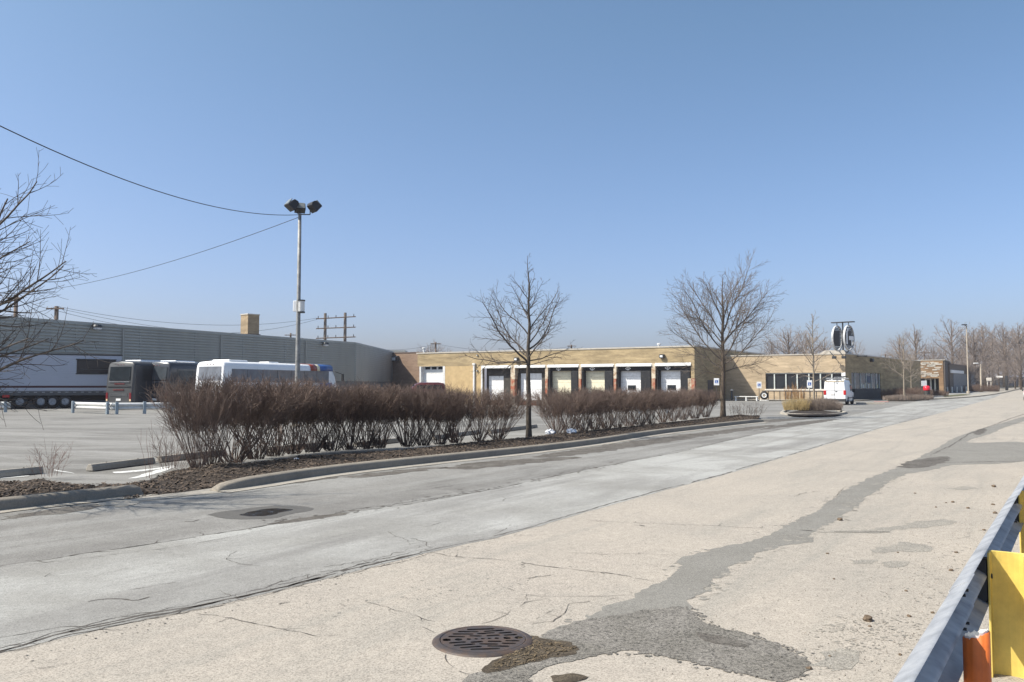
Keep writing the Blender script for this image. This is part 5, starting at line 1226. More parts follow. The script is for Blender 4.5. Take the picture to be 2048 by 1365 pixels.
# ================================================================ lot guardrails
def lot_rail(pa, pb, nposts, label, ztop=0.66, Yk=None):
    a, b = (hz(*pa), hz(*pb)) if Yk is None else (at(pa, Yk[0]), at(pb, Yk[1]))
    d = (b - a).normalized(); L = (b - a).length; n_ = Vector((d.y, -d.x, 0))
    o = empty('lot_guardrail', tuple(a), math.atan2(d.y, d.x), label, 'guardrail', 'low guardrails in the parking lot')
    m = MB(); w_beam(m, Vector((-0.25, 0, 0)), Vector((L + 0.25, 0, 0)), ztop, Vector((0, -1, 0)), 0.006, 1.35); m.obj('rail', M_GALVW, o, False, True)
    for k in range(nposts):
        x = L * k / (nposts - 1); MB().cbox(x - 0.085, x + 0.085, -0.26, -0.12, -0.1, ztop + 0.06, 0.015).obj('post', M_BLUEGREY, o)
lot_rail((152, 826), (221, 829), 2, 'white lot guardrail before the rear wheels of the trailer'); lot_rail((232, 829), (341, 827), 3, 'white lot guardrail before the two dark coaches')
lot_rail((-90, 826), (12, 825), 3, 'white lot guardrail at the far edge beside the first trailer wheel')
lot_rail(545, 690, 4, 'white lot guardrail seen through the hedge below the white coach', 0.66, (47, 47)); lot_rail(705, 860, 4, 'white lot guardrail seen through the middle of the near hedge', 0.66, (50, 50)); lot_rail(1112, 1335, 5, 'white lot guardrail seen through the far hedge', 0.66, (52, 50))

# ================================================================ floodlight pole
Yp = 34.0; b = at(595, Yp); H = zat(428, Yp)
MH.scale = (.95, .95, 1)
LP = empty('floodlight_pole', tuple(b), 0, 'tall grey pole with three black floodlights on top', 'light pole')
MB().lathe([(0.11, -0.2), (0.105, 2.0), (0.085, 4.4), (0.07, H), (0, H + .02)], 14).obj('pole', mat('grey painted pole', (0.24, 0.24, 0.235), 0.6, 0.2, 0.3, 5), LP, True)
MB().lathe([(0.24, 0), (0.24, 0.04), (0.13, 0.1)], 14).obj('base_plate', M_CONC, LP)
pxm = Yp / F_PX
arm = MB(); arm.poly([Vector((-0.16, -.05, H + .22)), Vector((-0.16, -.05, H + .06)), Vector((0, 0, H - .03)), Vector((.42, .02, H - .03)), Vector((.42, .02, H + .2))], .022, 8); arm.poly([Vector((-.03, .12, H - .02)), Vector((-.03, .12, H + .2))], .022, 8); arm.obj('bracket', M_DARK, LP)
def flood(c, yaw, pitch, sc):
    o_ = MB().extr([(-.14, -.2), (-.06, .17), (.10, .21), (.2, .16), (.24, -.2)], 'x', -.24, .24)
    o = o_.obj('floodlight', mat('black floodlight', (0.03, 0.03, 0.033), 0.45), LP, False, True); o.location = c; o.rotation_euler = (pitch, 0, yaw); o.scale = (sc, sc, sc); bevel(o, .02, 2)
    MB().box(-.2, .2, -.155, -.125, -.16, .12).obj('lens', mat('dusty lens', (0.22, 0.23, 0.22), 0.15), o); return o
flood((-.34, -.08, H + .40), R(-52), R(-38), 1.0); flood((-.02, .10, H + .31), R(20), R(-25), .9); flood((.60, .05, H + .36), R(128), R(-48), 1.0)
zb0, zb1 = zat(626, Yp), zat(600, Yp)
m = MB(); m.lathe([(0.0, zb0 + .03), (0.155, zb0 + .03), (0.155, zb1 - .03), (0, zb1 - .03)], 16, (.08, .06, 0)); bo = m.obj('equipment_case', M_WHITED, LP, True)
bo.modifiers.new('e', 'EDGE_SPLIT'); m = MB(); m.lathe([(0.0, zb0), (0.175, zb0), (0.175, zb0 + .05), (0, zb0 + .05)], 16, (.08, .06, 0)); m.lathe([(0, zb1 - .05), (0.175, zb1 - .05), (0.175, zb1), (0, zb1)], 16, (.08, .06, 0)); m.obj('clamp', M_DARK, bo)
m = MB(); m.cbox(-.22, -.07, -.03, .03, zb0 + .05, zb1 - .04, .015); m.obj('white_panel', M_WHITE, LP)

# ================================================================ wires and utility poles
def wire(p0, p1, sag, r, label, name='cable', mids=24):
    pts = []
    for k in range(mids + 1):
        t = k / mids; p = p0.lerp(p1, t); p.z -= sag * 4 * t * (1 - t); pts.append(p)
    o = MB().path(pts, [r] * (mids + 1), 5).obj(name, mat('black cable', (0.03, 0.03, 0.032), 0.6)); return tag(o, label, 'cable')
top = Vector((b.x, b.y, H - .04))
pA = at(-60, 17.0); pA.z = zat(232, 17.0); wire(top, pA, 0.62, 0.013, 'upper black cable sagging from the floodlight pole towards the sky edge')
pB = at(-40, 66.0); pB.z = zat(588, 66.0); wire(top + Vector((-.02, .05, -.08)), pB, 0.9, 0.013, 'lower black cable from the floodlight pole down to the grey hall roof')
M_ARM = M_WOOD
def cross_pole(px, Y, top_, arms, label, r=0.16, yaw=0.0):
    b_ = at(px, Y, 0); H_ = zat(top_, Y); o = empty('utility_pole', tuple(b_), yaw, label, 'utility pole')
    MB().lathe([(r * 1.15, -1), (r, H_), (0, H_ + .03)], 10).obj('pole', M_WOOD, o, True)
    for dz, w in arms:
        a_ = MB().cbox(-w, w, -r - .14, -r, H_ - dz - .07, H_ - dz + .07, .01).obj('crossarm', M_WOOD, o)
        for x in (-.85, -.45, .45, .85): MB().lathe([(.03, .07), (.05, .14), (.05, .2), (0, .24)], 6, (x * w, -r - .07, H_ - dz)).obj('insulator', M_GALVW, a_)
    return o, b_, H_
Yh = 130
bh = at(668, Yh, 0); HF = empty('h_frame_pole', tuple(bh), 0, 'twin pole wooden frame with three long crossarms behind the grey hall', 'utility pole'); xr = (689 - 668) / F_PX * Yh; xl = (649 - 668) / F_PX * Yh
for x, t_ in ((xl, 627), (xr, 626)): MB().lathe([(.29, -1), (.22, zat(t_, Yh)), (0, zat(t_, Yh) + .05)], 10, (x, 0, 0)).obj('pole', mat('dark weathered pole', (0.10, 0.085, 0.075), 0.9), HF, True)
for py0, py1 in ((638.5, 634), (658, 655), (677.5, 674.5)):
    z0, z1 = zat(py0, Yh), zat(py1, Yh); xa, xb = (632 - 668) / F_PX * Yh, (711 - 668) / F_PX * Yh
    a_ = MB().tube((xa, -.35, z0), (xb, -.35, z1), .085, .085, 6).obj('crossarm', M_WOOD, HF)
    for t in (.05, .3, .5, .75, .95):
        x = xa + (xb - xa) * t; z = z0 + (z1 - z0) * t; MB().lathe([(.05, .05), (.07, .25), (.03, .45), (0, .46)], 6, (x, -.35, z)).obj('insulator', M_DARK, a_)
u1, b1, H1 = cross_pole(109, 95, 613, ((.3, 1.0),), 'utility pole behind the grey hall nearest the roadside tree', .22)
u0, b0, H0 = cross_pole(27, 92, 590, ((.4, 1.0),), 'utility pole behind the grey hall within the roadside tree branches', .2)
u2, b2, H2 = cross_pole(580, 150, 667, ((.35, 1.0),), 'small far utility pole beside the floodlight pole', .16)
u3, b3, H3 = cross_pole(871, 165, 685, ((.3, 1.0),), 'far utility pole over the left end of the dock roof', .18)
u4, b4, H4 = cross_pole(1143, 190, 690, ((.3, 1.0),), 'far utility pole over the middle of the dock roof', .18)
u5, b5, H5 = cross_pole(1772, 190, 708, ((.3, 1.1),), 'far utility pole over the office roof beyond the ring sign', .14)
u6, b6, H6 = cross_pole(1850, 200, 703, ((.3, 1.3),), 'far utility pole over the stone entrance roof', .14)
hl = Vector((bh.x + xl - 1.2, bh.y - .35, zat(637, Yh)))
for k, (dz, sg, lab) in enumerate(((0, 1.6, 'upper far wire between the hall poles above the grey roof'), (-.5, 2.4, 'lower far wire between the hall poles above the grey roof'))): wire(Vector((b1.x, b1.y, H1 + dz)), hl + Vector((0, 0, dz * .4)), sg, .022, lab)
wire(Vector((b1.x + .5, b1.y, H1 - .3)), at(400, 110, zat(664, 110)), .3, .02, 'short far wire dropping behind the grey hall roof')
wire(Vector((b2.x, b2.y, H2)), Vector((bh.x + xl, bh.y, zat(682, Yh))), .4, .022, 'far wire from the small pole to the twin pole frame')
wire(Vector((bh.x + xr, bh.y, zat(690, Yh))), Vector((b3.x, b3.y, H3 - .3)), 1.0, .022, 'far wire above the red brick link')
wire(Vector((b3.x, b3.y, H3 - .3)), Vector((b4.x, b4.y, H4 - .3)), 1.4, .022, 'far wire above the dock roof')
wire(Vector((b5.x - 12, b5.y, H5)), Vector((b5.x, b5.y, H5 - .3)), .1, .022, 'far wire behind the ring sign'); wire(Vector((b5.x, b5.y, H5 - .3)), Vector((b6.x, b6.y, H6 - .3)), .3, .022, 'far wire above the office side wall')
wire(Vector((b6.x, b6.y, H6 - .3)), at(1960, 220, zat(704, 220)), .4, .022, 'far wire above the stone entrance')

# ================================================================ vehicles
def wheel(parent, x, y, r=.5, w=.3, rim=None):
    o = MB().lathe([(r * .55, -w / 2), (r * .93, -w / 2), (r, -w / 2 + .05), (r, w / 2 - .05), (r * .93, w / 2), (r * .55, w / 2)], 22, (x, y, r), 'x').obj('wheel', M_BLACK, parent, True)
    MB().lathe([(0, -w / 2 + .02), (r * .3, -w / 2 + .01), (r * .36, -w / 2 + .06), (r * .56, -w / 2 + .03), (r * .56, w / 2 - .03), (r * .36, w / 2 - .06), (r * .3, w / 2 - .01), (0, w / 2 - .02)], 18, (x, y, r), 'x').obj('rim', rim or M_GALV, o, True)
M_REDD = mat('dull red lens', (0.16, 0.015, 0.02), 0.4)
def coach(px, Y, yaw, L, cols, label, rearpx=None, blue=False):
    body_m, glass_m, trim_m = cols; o = empty('motor_coach', tuple(at(px, Y)), yaw, label, 'coach', 'coaches parked in a row')
    hw, H = 1.28, 3.5
    prof = [(-hw, .35), (hw, .35), (hw, 1.2), (hw, 2.7), (hw - .01, 3.1), (hw - .07, 3.3), (hw - .25, 3.43), (0, 3.5), (-hw + .25, 3.43), (-hw + .07, 3.3), (-hw + .01, 3.1), (-hw, 2.7), (-hw, 1.2)]
    m = MB(); n = len(prof); st = [(0, .965, .0), (.07, .99, .0), (.3, 1, .0), (L - 1.2, 1, 0), (L - .5, .98, 0), (L - .1, .9, 0), (L, .8, 0)]
    for y, s, _ in st:
        for x, z in prof:
            sx = s if y < 1 else max(s, .88); yy = y + (0.16 * ss(1.5, 3.4, z) if y < .5 else (-.9 * ss(1.6, 3.5, z) if y > L - .6 else 0)); m.v.append((x * (sx if y >= .07 else .955), yy, .35 + (z - .35) * (s if y > 1 else (1 if y > .2 else .985 if y > .05 else .955))))
    for k in range(len(st) - 1):
        for i in range(n): m.f.append((k * n + i, k * n + (i + 1) % n, (k + 1) * n + (i + 1) % n, (k + 1) * n + i))
    m.f.append(tuple(range(n))); m.f.append(tuple((len(st) - 1) * n + i for i in range(n - 1, -1, -1)))
    bo = m.obj('body', body_m, o, True, True); bo.modifiers.new('e', 'EDGE_SPLIT').split_angle = R(38)
    # rear window leans with the tail
    def rear(x0, x1, z0, z1, name, mt, off=.012, par=o, t=.03):
        yy = lambda z: .16 * ss(1.5, 3.4, z) - off
        q_ = MB(); k_ = 5
        for i in range(k_ + 1):
            z = z0 + (z1 - z0) * i / k_
            for x in (x0, x1): q_.v.append((x, yy(z), z))
            for x in (x0, x1): q_.v.append((x, yy(z) + t + .05, z))
        for i in range(k_):
            a = i * 4; q_.f += [(a, a + 1, a + 5, a + 4), (a + 1, a + 3, a + 7, a + 5), (a + 2, a, a + 4, a + 6)]
        q_.f += [(0, 2, 3, 1), (k_ * 4, k_ * 4 + 1, k_ * 4 + 3, k_ * 4 + 2)]
        return q_.obj(name, mt, par, False, True)
    rear(-1.0, 1.0, 2.12, 3.08, 'rear_window', glass_m)
    rear(-1.12, 1.12, 1.62, 1.66, 'trim_line', M_DARK); rear(-.98, .98, 1.96, 2.0, 'trim_line', trim_m)
    gr = rear(-.85, .85, .92, 1.14, 'engine_grille', M_DARK)
    for z in (.95, 1.02, 1.09): rear(-.83, .83, z, z + .025, 'slat', trim_m, .03, gr)
    rear(-1.2, 1.2, .36, .5, 'bumper', trim_m, .09)
    pl = rear(-.22, .22, .62, .78, 'licence_plate', M_WHITE, .03)
    for s in (-1, 1):
        t_ = rear(s * 1.12 - .09, s * 1.12 + .09, .75, 1.2, 'tail_light', M_REDD, .03); rear(s * 1.12 - .07, s * 1.12 + .07, .6, .74, 'reflector', mat('amber lens', (.75, .55, .35), .3), .03)
    for x in (-.12, .0, .12): rear(x * 2.2 - .03, x * 2.2 + .03, 3.2, 3.25, 'marker_light', M_REDD, .02)
    for s in (-1, 1):
        w_ = MB(); e = .012 * s
        w_.cbox(min(s * hw - .03, s * hw + e), max(s * hw - .03, s * hw + e), .9, L - 1.7, 1.95, 2.92, .01)
        sw = w_.obj('side_window', glass_m, o)
        for k in range(1, 7): y0 = .9 + k * (L - 2.6) / 7; MB().cbox(min(s * hw, s * hw + e * 1.6), max(s * hw, s * hw + e * 1.6), y0 - .04, y0, 1.96, 2.91, .004).obj('window_divider', M_BLACK, sw)
        w_ = MB(); w_.cbox(min(s * hw - .02, s * hw + e), max(s * hw - .02, s * hw + e), .6, L - 1.2, 1.15, 1.19, .004); w_.obj('side_trim', trim_m, o)
        for y in (2.6, 3.75, L - 2.6): wheel(o, s * 1.08, y, .5, .3)
    MB().cbox(-.8, .8, 1.2, 3.2, 3.40, 3.60, .06).obj('roof_unit', trim_m if not blue else M_WHITE, o); MB().cbox(-.5, .5, 6, 7.2, 3.44, 3.57, .05).obj('roof_hatch', trim_m if not blue else M_WHITE, o)
    for s in (-1, 1): MB().tube((s * 1.1, L - .5, 2.9), (s * 1.45, L + .1, 2.7), .03, .03).cbox(s * 1.45 - .1, s * 1.45 + .1, L + .05, L + .2, 2.1, 2.75, .03).obj('wing_mirror', M_BLACK, o)
    o.scale = (.97, .97, .97); return o
M_SILV = mat('silver coach paint', (0.07, 0.072, 0.075), 0.4, 0.1, 0.06, 1); M_CHAR = mat('charcoal coach paint', (0.045, 0.05, 0.06), 0.25, 0.2, 0.1, 1); M_WCOACH = mat('white coach paint', (0.8, 0.8, 0.8), 0.3, 0, 0.04, 1)
YC = R(-22)
c1_ = coach(238, 58.3, YC, 13.2, (M_SILV, M_GLASS, M_CHROME), 'silver grey coach seen from behind next to the long trailer')
for w in ('side_windows',): pass
sp = MB().cbox(1.27, 1.292, .3, 12.5, .5, 3.2, .005).obj('shade_side_sheet', M_CHAR, c1_)  # black glass and shade of the right flank put into one dark sheet
lt = MB(); q = random.Random(8)
for k in range(9): lt.box(-.52 + k * .115, -.45 + k * .115, -.03 + .0, .03, 1.36, 1.45)
lt.obj('rear_lettering', mat('dull red lettering', (.17, .05, .05), .5), c1_)
lt = MB()
for k in range(10): lt.box(-.48 + k * .1, -.41 + k * .1, .02, .07, 1.80, 1.88)
lt.obj('rear_lettering', mat('dull red lettering', (.17, .05, .05), .5), c1_)
c2_ = coach(310, 59.3, YC, 13.2, (M_CHAR, glass('reflecting coach glass', (.06, .07, .08), .06), M_CHROME), 'dark charcoal coach between the silver and the white coach')
c3_ = coach(417, 57.3, YC, 14.6, (M_WCOACH, glass('pale coach glass', (.16, .17, .19), .1), M_WHITE), 'white coach with red and blue front end behind the hedge', None, True)
def roof_wrap(y0, y1, mt, name):
    hw = 1.295; m = MB(); P = [(hw, 2.93), (hw - .005, 3.1), (hw - .06, 3.315), (hw - .25, 3.45), (0, 3.52), (-hw + .25, 3.45), (-hw + .06, 3.315), (-hw + .005, 3.1), (-hw, 2.93)]; n = len(P)
    for y in (y0, y1):
        for x, z in P: m.v.append((x, y, z))
    for i in range(n - 1): m.f.append((i, i + 1, n + i + 1, n + i))
    o = m.obj(name, mt, c3_, True); s = o.modifiers.new('s', 'SOLIDIFY'); s.thickness = .02
roof_wrap(10.3, 11.2, mat('red coach band', (.26, .05, .03), .35), 'red_band'); roof_wrap(11.2, 11.6, mat('cream coach band', (.72, .64, .42), .35), 'cream_band')
M_BLUE = mat('blue coach paint', (.04, .10, .28), .3)
roof_wrap(11.6, 13.45, M_BLUE, 'blue_front')
for s in (-1, 1):
    MB().cbox(min(s * 1.27, s * 1.296), max(s * 1.27, s * 1.296), 11.6, 13.4, .5, 1.94, .005).obj('blue_side', M_BLUE, c3_)

# long white trailer
tA, tB = at(0, 58.6), at(243, 62.6); td = (tB - tA).normalized(); yawT = math.atan2(td.y, td.x); Lt = (tB - tA).length
TR = empty('box_trailer', tuple(tB), yawT, 'long white ribbed box trailer with a dark window parked along the grey hall', 'trailer')
zt0, zt1 = zat(783, 60), zat(710, 61)
M_TRL = mat('white trailer paint', (0.42, 0.45, 0.52), 0.4, 0, 0.04, 0.6)
m = MB(); m.cbox(-15.5, .0, .0, 2.6, zt0, zt1, .05); TB = m.obj('body', M_TRL, TR)
m = MB()
for k in range(16): z = zt0 + .15 + k * (zt1 - zt0 - .3) / 16; m.cbox(-15.45, -.05, -.018, .0, z, z + .1, .006)
m.obj('ribs', M_TRL, TB)
ft = Frame(tB.x, tB.y, yawT)
def tb(px, py): return ft.hit(px, py, 0)
x0, zb_ = tb(153, 747); x1, za_ = tb(214, 721)
m = MB().cbox(x0, min(x1 + .6, -.15), -.05, .01, zb_, za_, .02); wo = m.obj('window', glass('trailer window', (.02, .02, .022), .1), TR)
m = MB(); xe = min(x1 + .6, -.15); m.cbox(x0 - .06, xe + .05, -.07, -.02, za_, za_ + .07, .01); m.cbox(x0 - .06, xe + .05, -.07, -.02, zb_ - .07, zb_, .01); m.cbox(x0, xe, -.06, -.04, zb_ + .27, zb_ + .31, .004); m.obj('frame', M_DARK, wo)
m = MB().cbox(-15.5, -.02, -.026, .005, tb(100, 776)[1], tb(100, 772)[1], .004); m.obj('red_stripe', mat('dark red stripe', (.05, .014, .016), .5), TB)
m = MB().cbox(-15.55, .05, -.05, .1, zt1 - .03, zt1 + .07, .02); m.obj('roof_rail', M_DARK, TB)
m = MB().cbox(-15.4, -.1, .02, 2.55, zt0 - .32, zt0 - .003, .03); m.obj('skirt', mat('dark grey skirt', (.09, .095, .10), .6), TR)
q = MB()
for k in range(30): q.cbox(-15.2 + k * .5, -15.0 + k * .5, -.004, .02, zt0 - .1, zt0 - .04, .004)
q.obj('skirt_hooks', M_GALV, TR)
m = MB().cbox(-15.0, -.4, .5, 2.1, .55, zt0 - .33, .05); m.obj('chassis', M_BLACK, TR)
for px in (40, 82, 105, 131):
    x = tb(px, 800)[0]; w_ = MB()
    for y in (.25, 2.3):
        o_ = MB().lathe([(.28, -.16), (.46, -.16), (.5, -.1), (.5, .1), (.46, .16), (.28, .16)], 22, (x, y, .5), 'y').obj('wheel', M_BLACK, TR, True); MB().lathe([(0, -.1), (.2, -.13), (.28, -.12), (.28, .12), (0, .1)], 16, (x, y, .5), 'y').obj('rim', M_GALV, o_, True)
x, z = tb(12, 793); MB().cbox(x - .22, x + .22, -.06, .02, z - .09, z + .09, .02).obj('red_light', M_RED, TR)

# generic car body from side and plan profiles
def loft(sections, mt, name, parent, smooth=True, ang=35):
    m = MB(); n = len(sections[0][1])
    for y, ring in sections:
        for x, z in ring: m.v.append((x, y, z))
    for k in range(len(sections) - 1):
        for i in range(n): m.f.append((k * n + i, k * n + (i + 1) % n, (k + 1) * n + (i + 1) % n, (k + 1) * n + i))
    m.f.append(tuple(range(n))); m.f.append(tuple((len(sections) - 1) * n + i for i in range(n - 1, -1, -1)))
    o = m.obj(name, mt, parent, smooth, True); o.modifiers.new('e', 'EDGE_SPLIT').split_angle = R(ang); return o
def ring_(hw, z0, zb, zt, tw):
    """half widths hw at the belt, tw at the roof"""
    return [(-hw + .06, z0), (hw - .06, z0), (hw, z0 + .12), (hw, zb - .08), (hw - .02, zb), (tw + .03, zt - .12), (tw - .06, zt - .02), (tw - .3, zt + .02), (-tw + .3, zt + .02), (-tw + .06, zt - .02), (-tw - .03, zt - .12), (-hw + .02, zb), (-hw, zb - .08), (-hw, z0 + .12)]
# white cargo van, seen from behind
p = at(1669, 72); sv = 1.06; VN = empty('cargo_van', tuple(p), R(-30), 'white high roofed cargo van with roof racks parked by the office', 'van'); VN.scale = (sv, sv, sv)
S = [(0, ring_(.80, .34, 1.05, 1.93, .70)), (.10, ring_(.87, .30, 1.08, 1.99, .75)), (.6, ring_(.89, .28, 1.08, 2.02, .78)), (2.6, ring_(.9, .28, 1.08, 2.02, .77)), (3.05, ring_(.9, .28, 1.08, 1.94, .72)), (3.55, ring_(.89, .28, 1.05, 1.28, .80)), (4.25, ring_(.86, .3, .98, 1.06, .78)), (4.45, ring_(.80, .34, .82, .86, .70))]
loft(S, mat('white van paint', (.80, .80, .80), .3, 0, .03, 1), 'body', VN)
m = MB(); m.cbox(-.72, .72, -.02, .05, 1.9, 1.96, .01); m.obj('tail_trim', mat('yellowed trim', (.62, .48, .24), .5), VN)
m = MB(); m.cbox(-.012, .012, -.012, .05, .45, 1.88, .003); m.cbox(-.70, .70, -.010, .05, 1.17, 1.185, .003); m.obj('door_seam', M_DARK, VN)
MB().cbox(.04, .2, -.03, .04, 1.06, 1.12, .01).obj('door_handle', M_DARK, VN)
for s in (-1, 1): MB().cbox(min(s * .66, s * .86), max(s * .66, s * .86), -.035, .12, .82, 1.18, .02).obj('tail_light', M_RED, VN)
MB().cbox(-.86, .86, -.10, .12, .3, .5, .04).obj('bumper', mat('dark bumper plastic', (.05, .05, .052), .6), VN); MB().cbox(-.34, -.02, -.02, .03, .78, .92, .008).obj('licence_plate', mat('licence plate', (.6, .58, .56), .4), VN)
for s in (-1, 1):
    MB().cbox(min(s * .80, s * .885), max(s * .80, s * .885), 2.35, 3.0, 1.12, 1.66, .02).obj('door_window', M_GLASS, VN)
    MB().cbox(s * 1.02 - .1, s * 1.02 + .1, 3.0, 3.12, 1.02, 1.3, .04).obj('wing_mirror', M_BLACK, VN)
    MB().cbox(min(s * .89, s * .912), max(s * .89, s * .912), .9, 3.4, .52, .60, .004).obj('rub_strip', M_DARK, VN)
    for y in (.85, 3.6):
        wheel(VN, s * .80, y, .33, .21); MB().lathe([(.40, -.012), (.34, .012)], 18, (s * .9, y, .34), 'x').obj('wheel_arch', M_BLACK, VN)
m = MB()
for s in (-.6, .6): m.tube((s, .15, 2.16), (s, 2.75, 2.16), .025, .025); 
for y in (.25, 1.0, 1.8, 2.6): m.tube((-.72, y, 2.18), (.72, y, 2.18), .025, .025); m.tube((-.68, y, 2.0), (-.68, y, 2.18), .02, .02); m.tube((.68, y, 2.0), (.68, y, 2.18), .02, .02)
m.obj('roof_rack', M_GALV, VN); m = MB()
for x in (.05, .35): m.tube((x, -.25, 2.24), (x, 2.9, 2.30), .03, .03)
for k in range(9): m.tube((.05, -.1 + k * .35, 2.245), (.35, -.1 + k * .35, 2.245), .015, .015)
m.obj('ladder', M_GALV, VN); m = MB().tube((-.1, -.3, 2.22), (.75, 1.6, 2.34), .04, .04); m.obj('roof_pipe', M_BLACK, VN)
# dark red utility vehicle by the garage door
def suv(px, Y, yaw, body, label, name, sc=1.0, zo=0.0):
    b_ = at(px, Y); o = empty(name, (b_.x, b_.y, b_.z + zo), yaw, label, 'car'); o.scale = (sc, sc, sc)
    S = [(0, ring_(.84, .4, 1.0, 1.62, .66)), (.12, ring_(.93, .35, 1.06, 1.76, .72)), (.6, ring_(.95, .33, 1.08, 1.84, .74)), (2.3, ring_(.95, .33, 1.08, 1.83, .74)), (2.75, ring_(.95, .33, 1.07, 1.68, .70)), (3.35, ring_(.94, .33, 1.05, 1.16, .80)), (4.45, ring_(.90, .36, .98, 1.04, .78)), (4.7, ring_(.82, .42, .84, .88, .70))]
    loft(S, body, 'body', o); MB().cbox(-.62, .62, .0, .08, 1.12, 1.62, .02).obj('rear_window', M_GLASS, o)
    for s in (-1, 1):
        for y0, y1 in ((.35, 1.2), (1.28, 2.05), (2.12, 2.75)): MB().cbox(min(s * .80, s * .90), max(s * .80, s * .90), y0, y1, 1.14, 1.62, .02).obj('side_window', M_GLASS, o)
        MB().cbox(min(s * .72, s * .9), max(s * .72, s * .9), -.02, .1, .85, 1.1, .02).obj('tail_light', M_RED, o); MB().cbox(min(s * .6, s * .84), max(s * .6, s * .84), 4.6, 4.74, .68, .84, .02).obj('headlight', M_WHITE, o)
        MB().cbox(s * 1.05 - .1, s * 1.05 + .1, 2.7, 2.82, 1.05, 1.24, .03).obj('wing_mirror', M_BLACK, o)
        for y in (.9, 3.75): wheel(o, s * .84, y, .37, .24)
    MB().box(-.6, .6, 2.95, 3.0, 1.2, 1.6).obj('windscreen_trim', M_GLASS, o); MB().cbox(-.9, .9, -.08, .1, .4, .6, .03).obj('bumper', M_DARK, o)
    return o
suv(888, 80, R(105), mat('maroon car paint', (.10, .02, .022), .3, .1), 'dark maroon utility car before the white garage door', 'parked_suv', 1.0, 0.32)
suv(2066, 92, R(-33), mat('white car paint', (.78, .79, .82), .3), 'white car driving on the road at the far edge', 'moving_car', 1.0)

# ================================================================ small things by the office and the entrance
def sign_post(px, Y, top_, bot_, w, label, two=False):
    b_ = at(px, Y); o = empty('parking_sign', tuple(b_), ANG + R(20), label, 'sign', 'accessible parking signs'); z1, z0 = zat(top_, Y), zat(bot_, Y)
    MB().tube((0, .03, -.1 - b_.z * 0), (0, .03, z1 - b_.z), .035, .035, 8).obj('post', M_DARK, o)
    pl = MB().cbox(-w, w, -.02, .01, z0 - b_.z, z1 - b_.z, .01).obj('plate', M_WHITE, o); h = z1 - z0; z0 -= b_.z
    e = MB(); e.cbox(-w * .6, w * .6, -.028, -.021, z0 + h * .3, z0 + h * .72, .005); e.obj('blue_field', mat('sign blue', (.04, .12, .40), .4), pl)
    e = MB(); e.cbox(-.05, .0, -.034, -.029, z0 + h * .38, z0 + h * .66, .004); e.cbox(.0, w * .35, -.034, -.029, z0 + h * .36, z0 + h * .42, .004); e.obj('symbol', M_WHITE, pl)
    return o
sign_post(1433, 86, 757, 771, .26, 'accessible parking sign before the shaded side wall of the dock building'); sign_post(1518, 92, 764, 777, .26, 'accessible parking sign at the edge of the diagonal wall shadow'); sign_post(1619, 88, 761, 776, .26, 'accessible parking sign before the office windows')
# black railing in front of the office wall
ra_, rb_ = at(1525, 95), at(1690, 86.5); dR = (rb_ - ra_); RL = empty('iron_railing', tuple(ra_), math.atan2(dR.y, dR.x), 'black iron railing below the office windows', 'railing'); Lr = dR.length
MB().cbox(-.1, Lr * .97, -.03, .03, 1.02, 1.1, .01).obj('top_rail', M_DARK, RL)
for k in range(14): x = Lr * .97 * k / 13; MB().cbox(x - .035, x + .035, -.035, .035, -.05, 1.03, .008).obj('post', M_DARK, RL)
# white plank bench and a leaning wheel in the shade
bA, bB = at(1469, 92), at(1516, 90.5); db = bB - bA; BN = empty('plank_bench', tuple(bA), math.atan2(db.y, db.x), 'long low white plank bench at the foot of the shaded wall', 'bench'); Lb = db.length
MB().cbox(0, Lb, -.18, .18, .42, .50, .015).obj('seat', M_WHITED, BN)
for x in (.15, Lb * .5, Lb - .15): MB().cbox(x - .06, x + .06, -.15, .15, -.02, .419, .01).obj('leg', M_WHITED, BN)
p = at(1528, 91); HR = empty('hose_reel', tuple(p), R(-20), 'black hose reel on a leaning white stand beside the bench', 'hose reel'); MB().lathe([(.1, -.1), (.42, -.1), (.46, 0), (.42, .1), (.1, .1)], 20, (0, 0, .6), 'y').obj('reel', M_BLACK, HR, True); MB().lathe([(.14, -.13), (.26, -.14), (.26, -.11)], 16, (0, 0, .6), 'y').obj('hub', M_WHITED, HR)
MB().tube((-.45, .1, 0), (-.1, .05, .7), .04, .04).tube((.35, .1, 0), (.05, .05, .7), .04, .04).cbox(-.5, .5, -.15, .15, 0, .07, .02).obj('stand', M_WHITED, HR)
p = at(1463, 92); o = empty('ash_bin', tuple(p), 0, 'slim dark bin with pale top against the shaded wall', 'bin'); MB().lathe([(.12, 0), (.12, 1.1), (.0, 1.12)], 12).obj('body', M_DARK, o, True); MB().lathe([(.16, 1.1), (.18, 1.2), (.08, 1.28), (0, 1.28)], 12).obj('lid', M_COPING, o, True)
# dark door in the shaded wall of the dock building
DR = MB(); DR.cbox(0.003, .05, 4.2, 6.0, -.1, 2.3, .01); d_ = DR.obj('dark_door', mat('dark door', (.05, .055, .07), .5), B2)
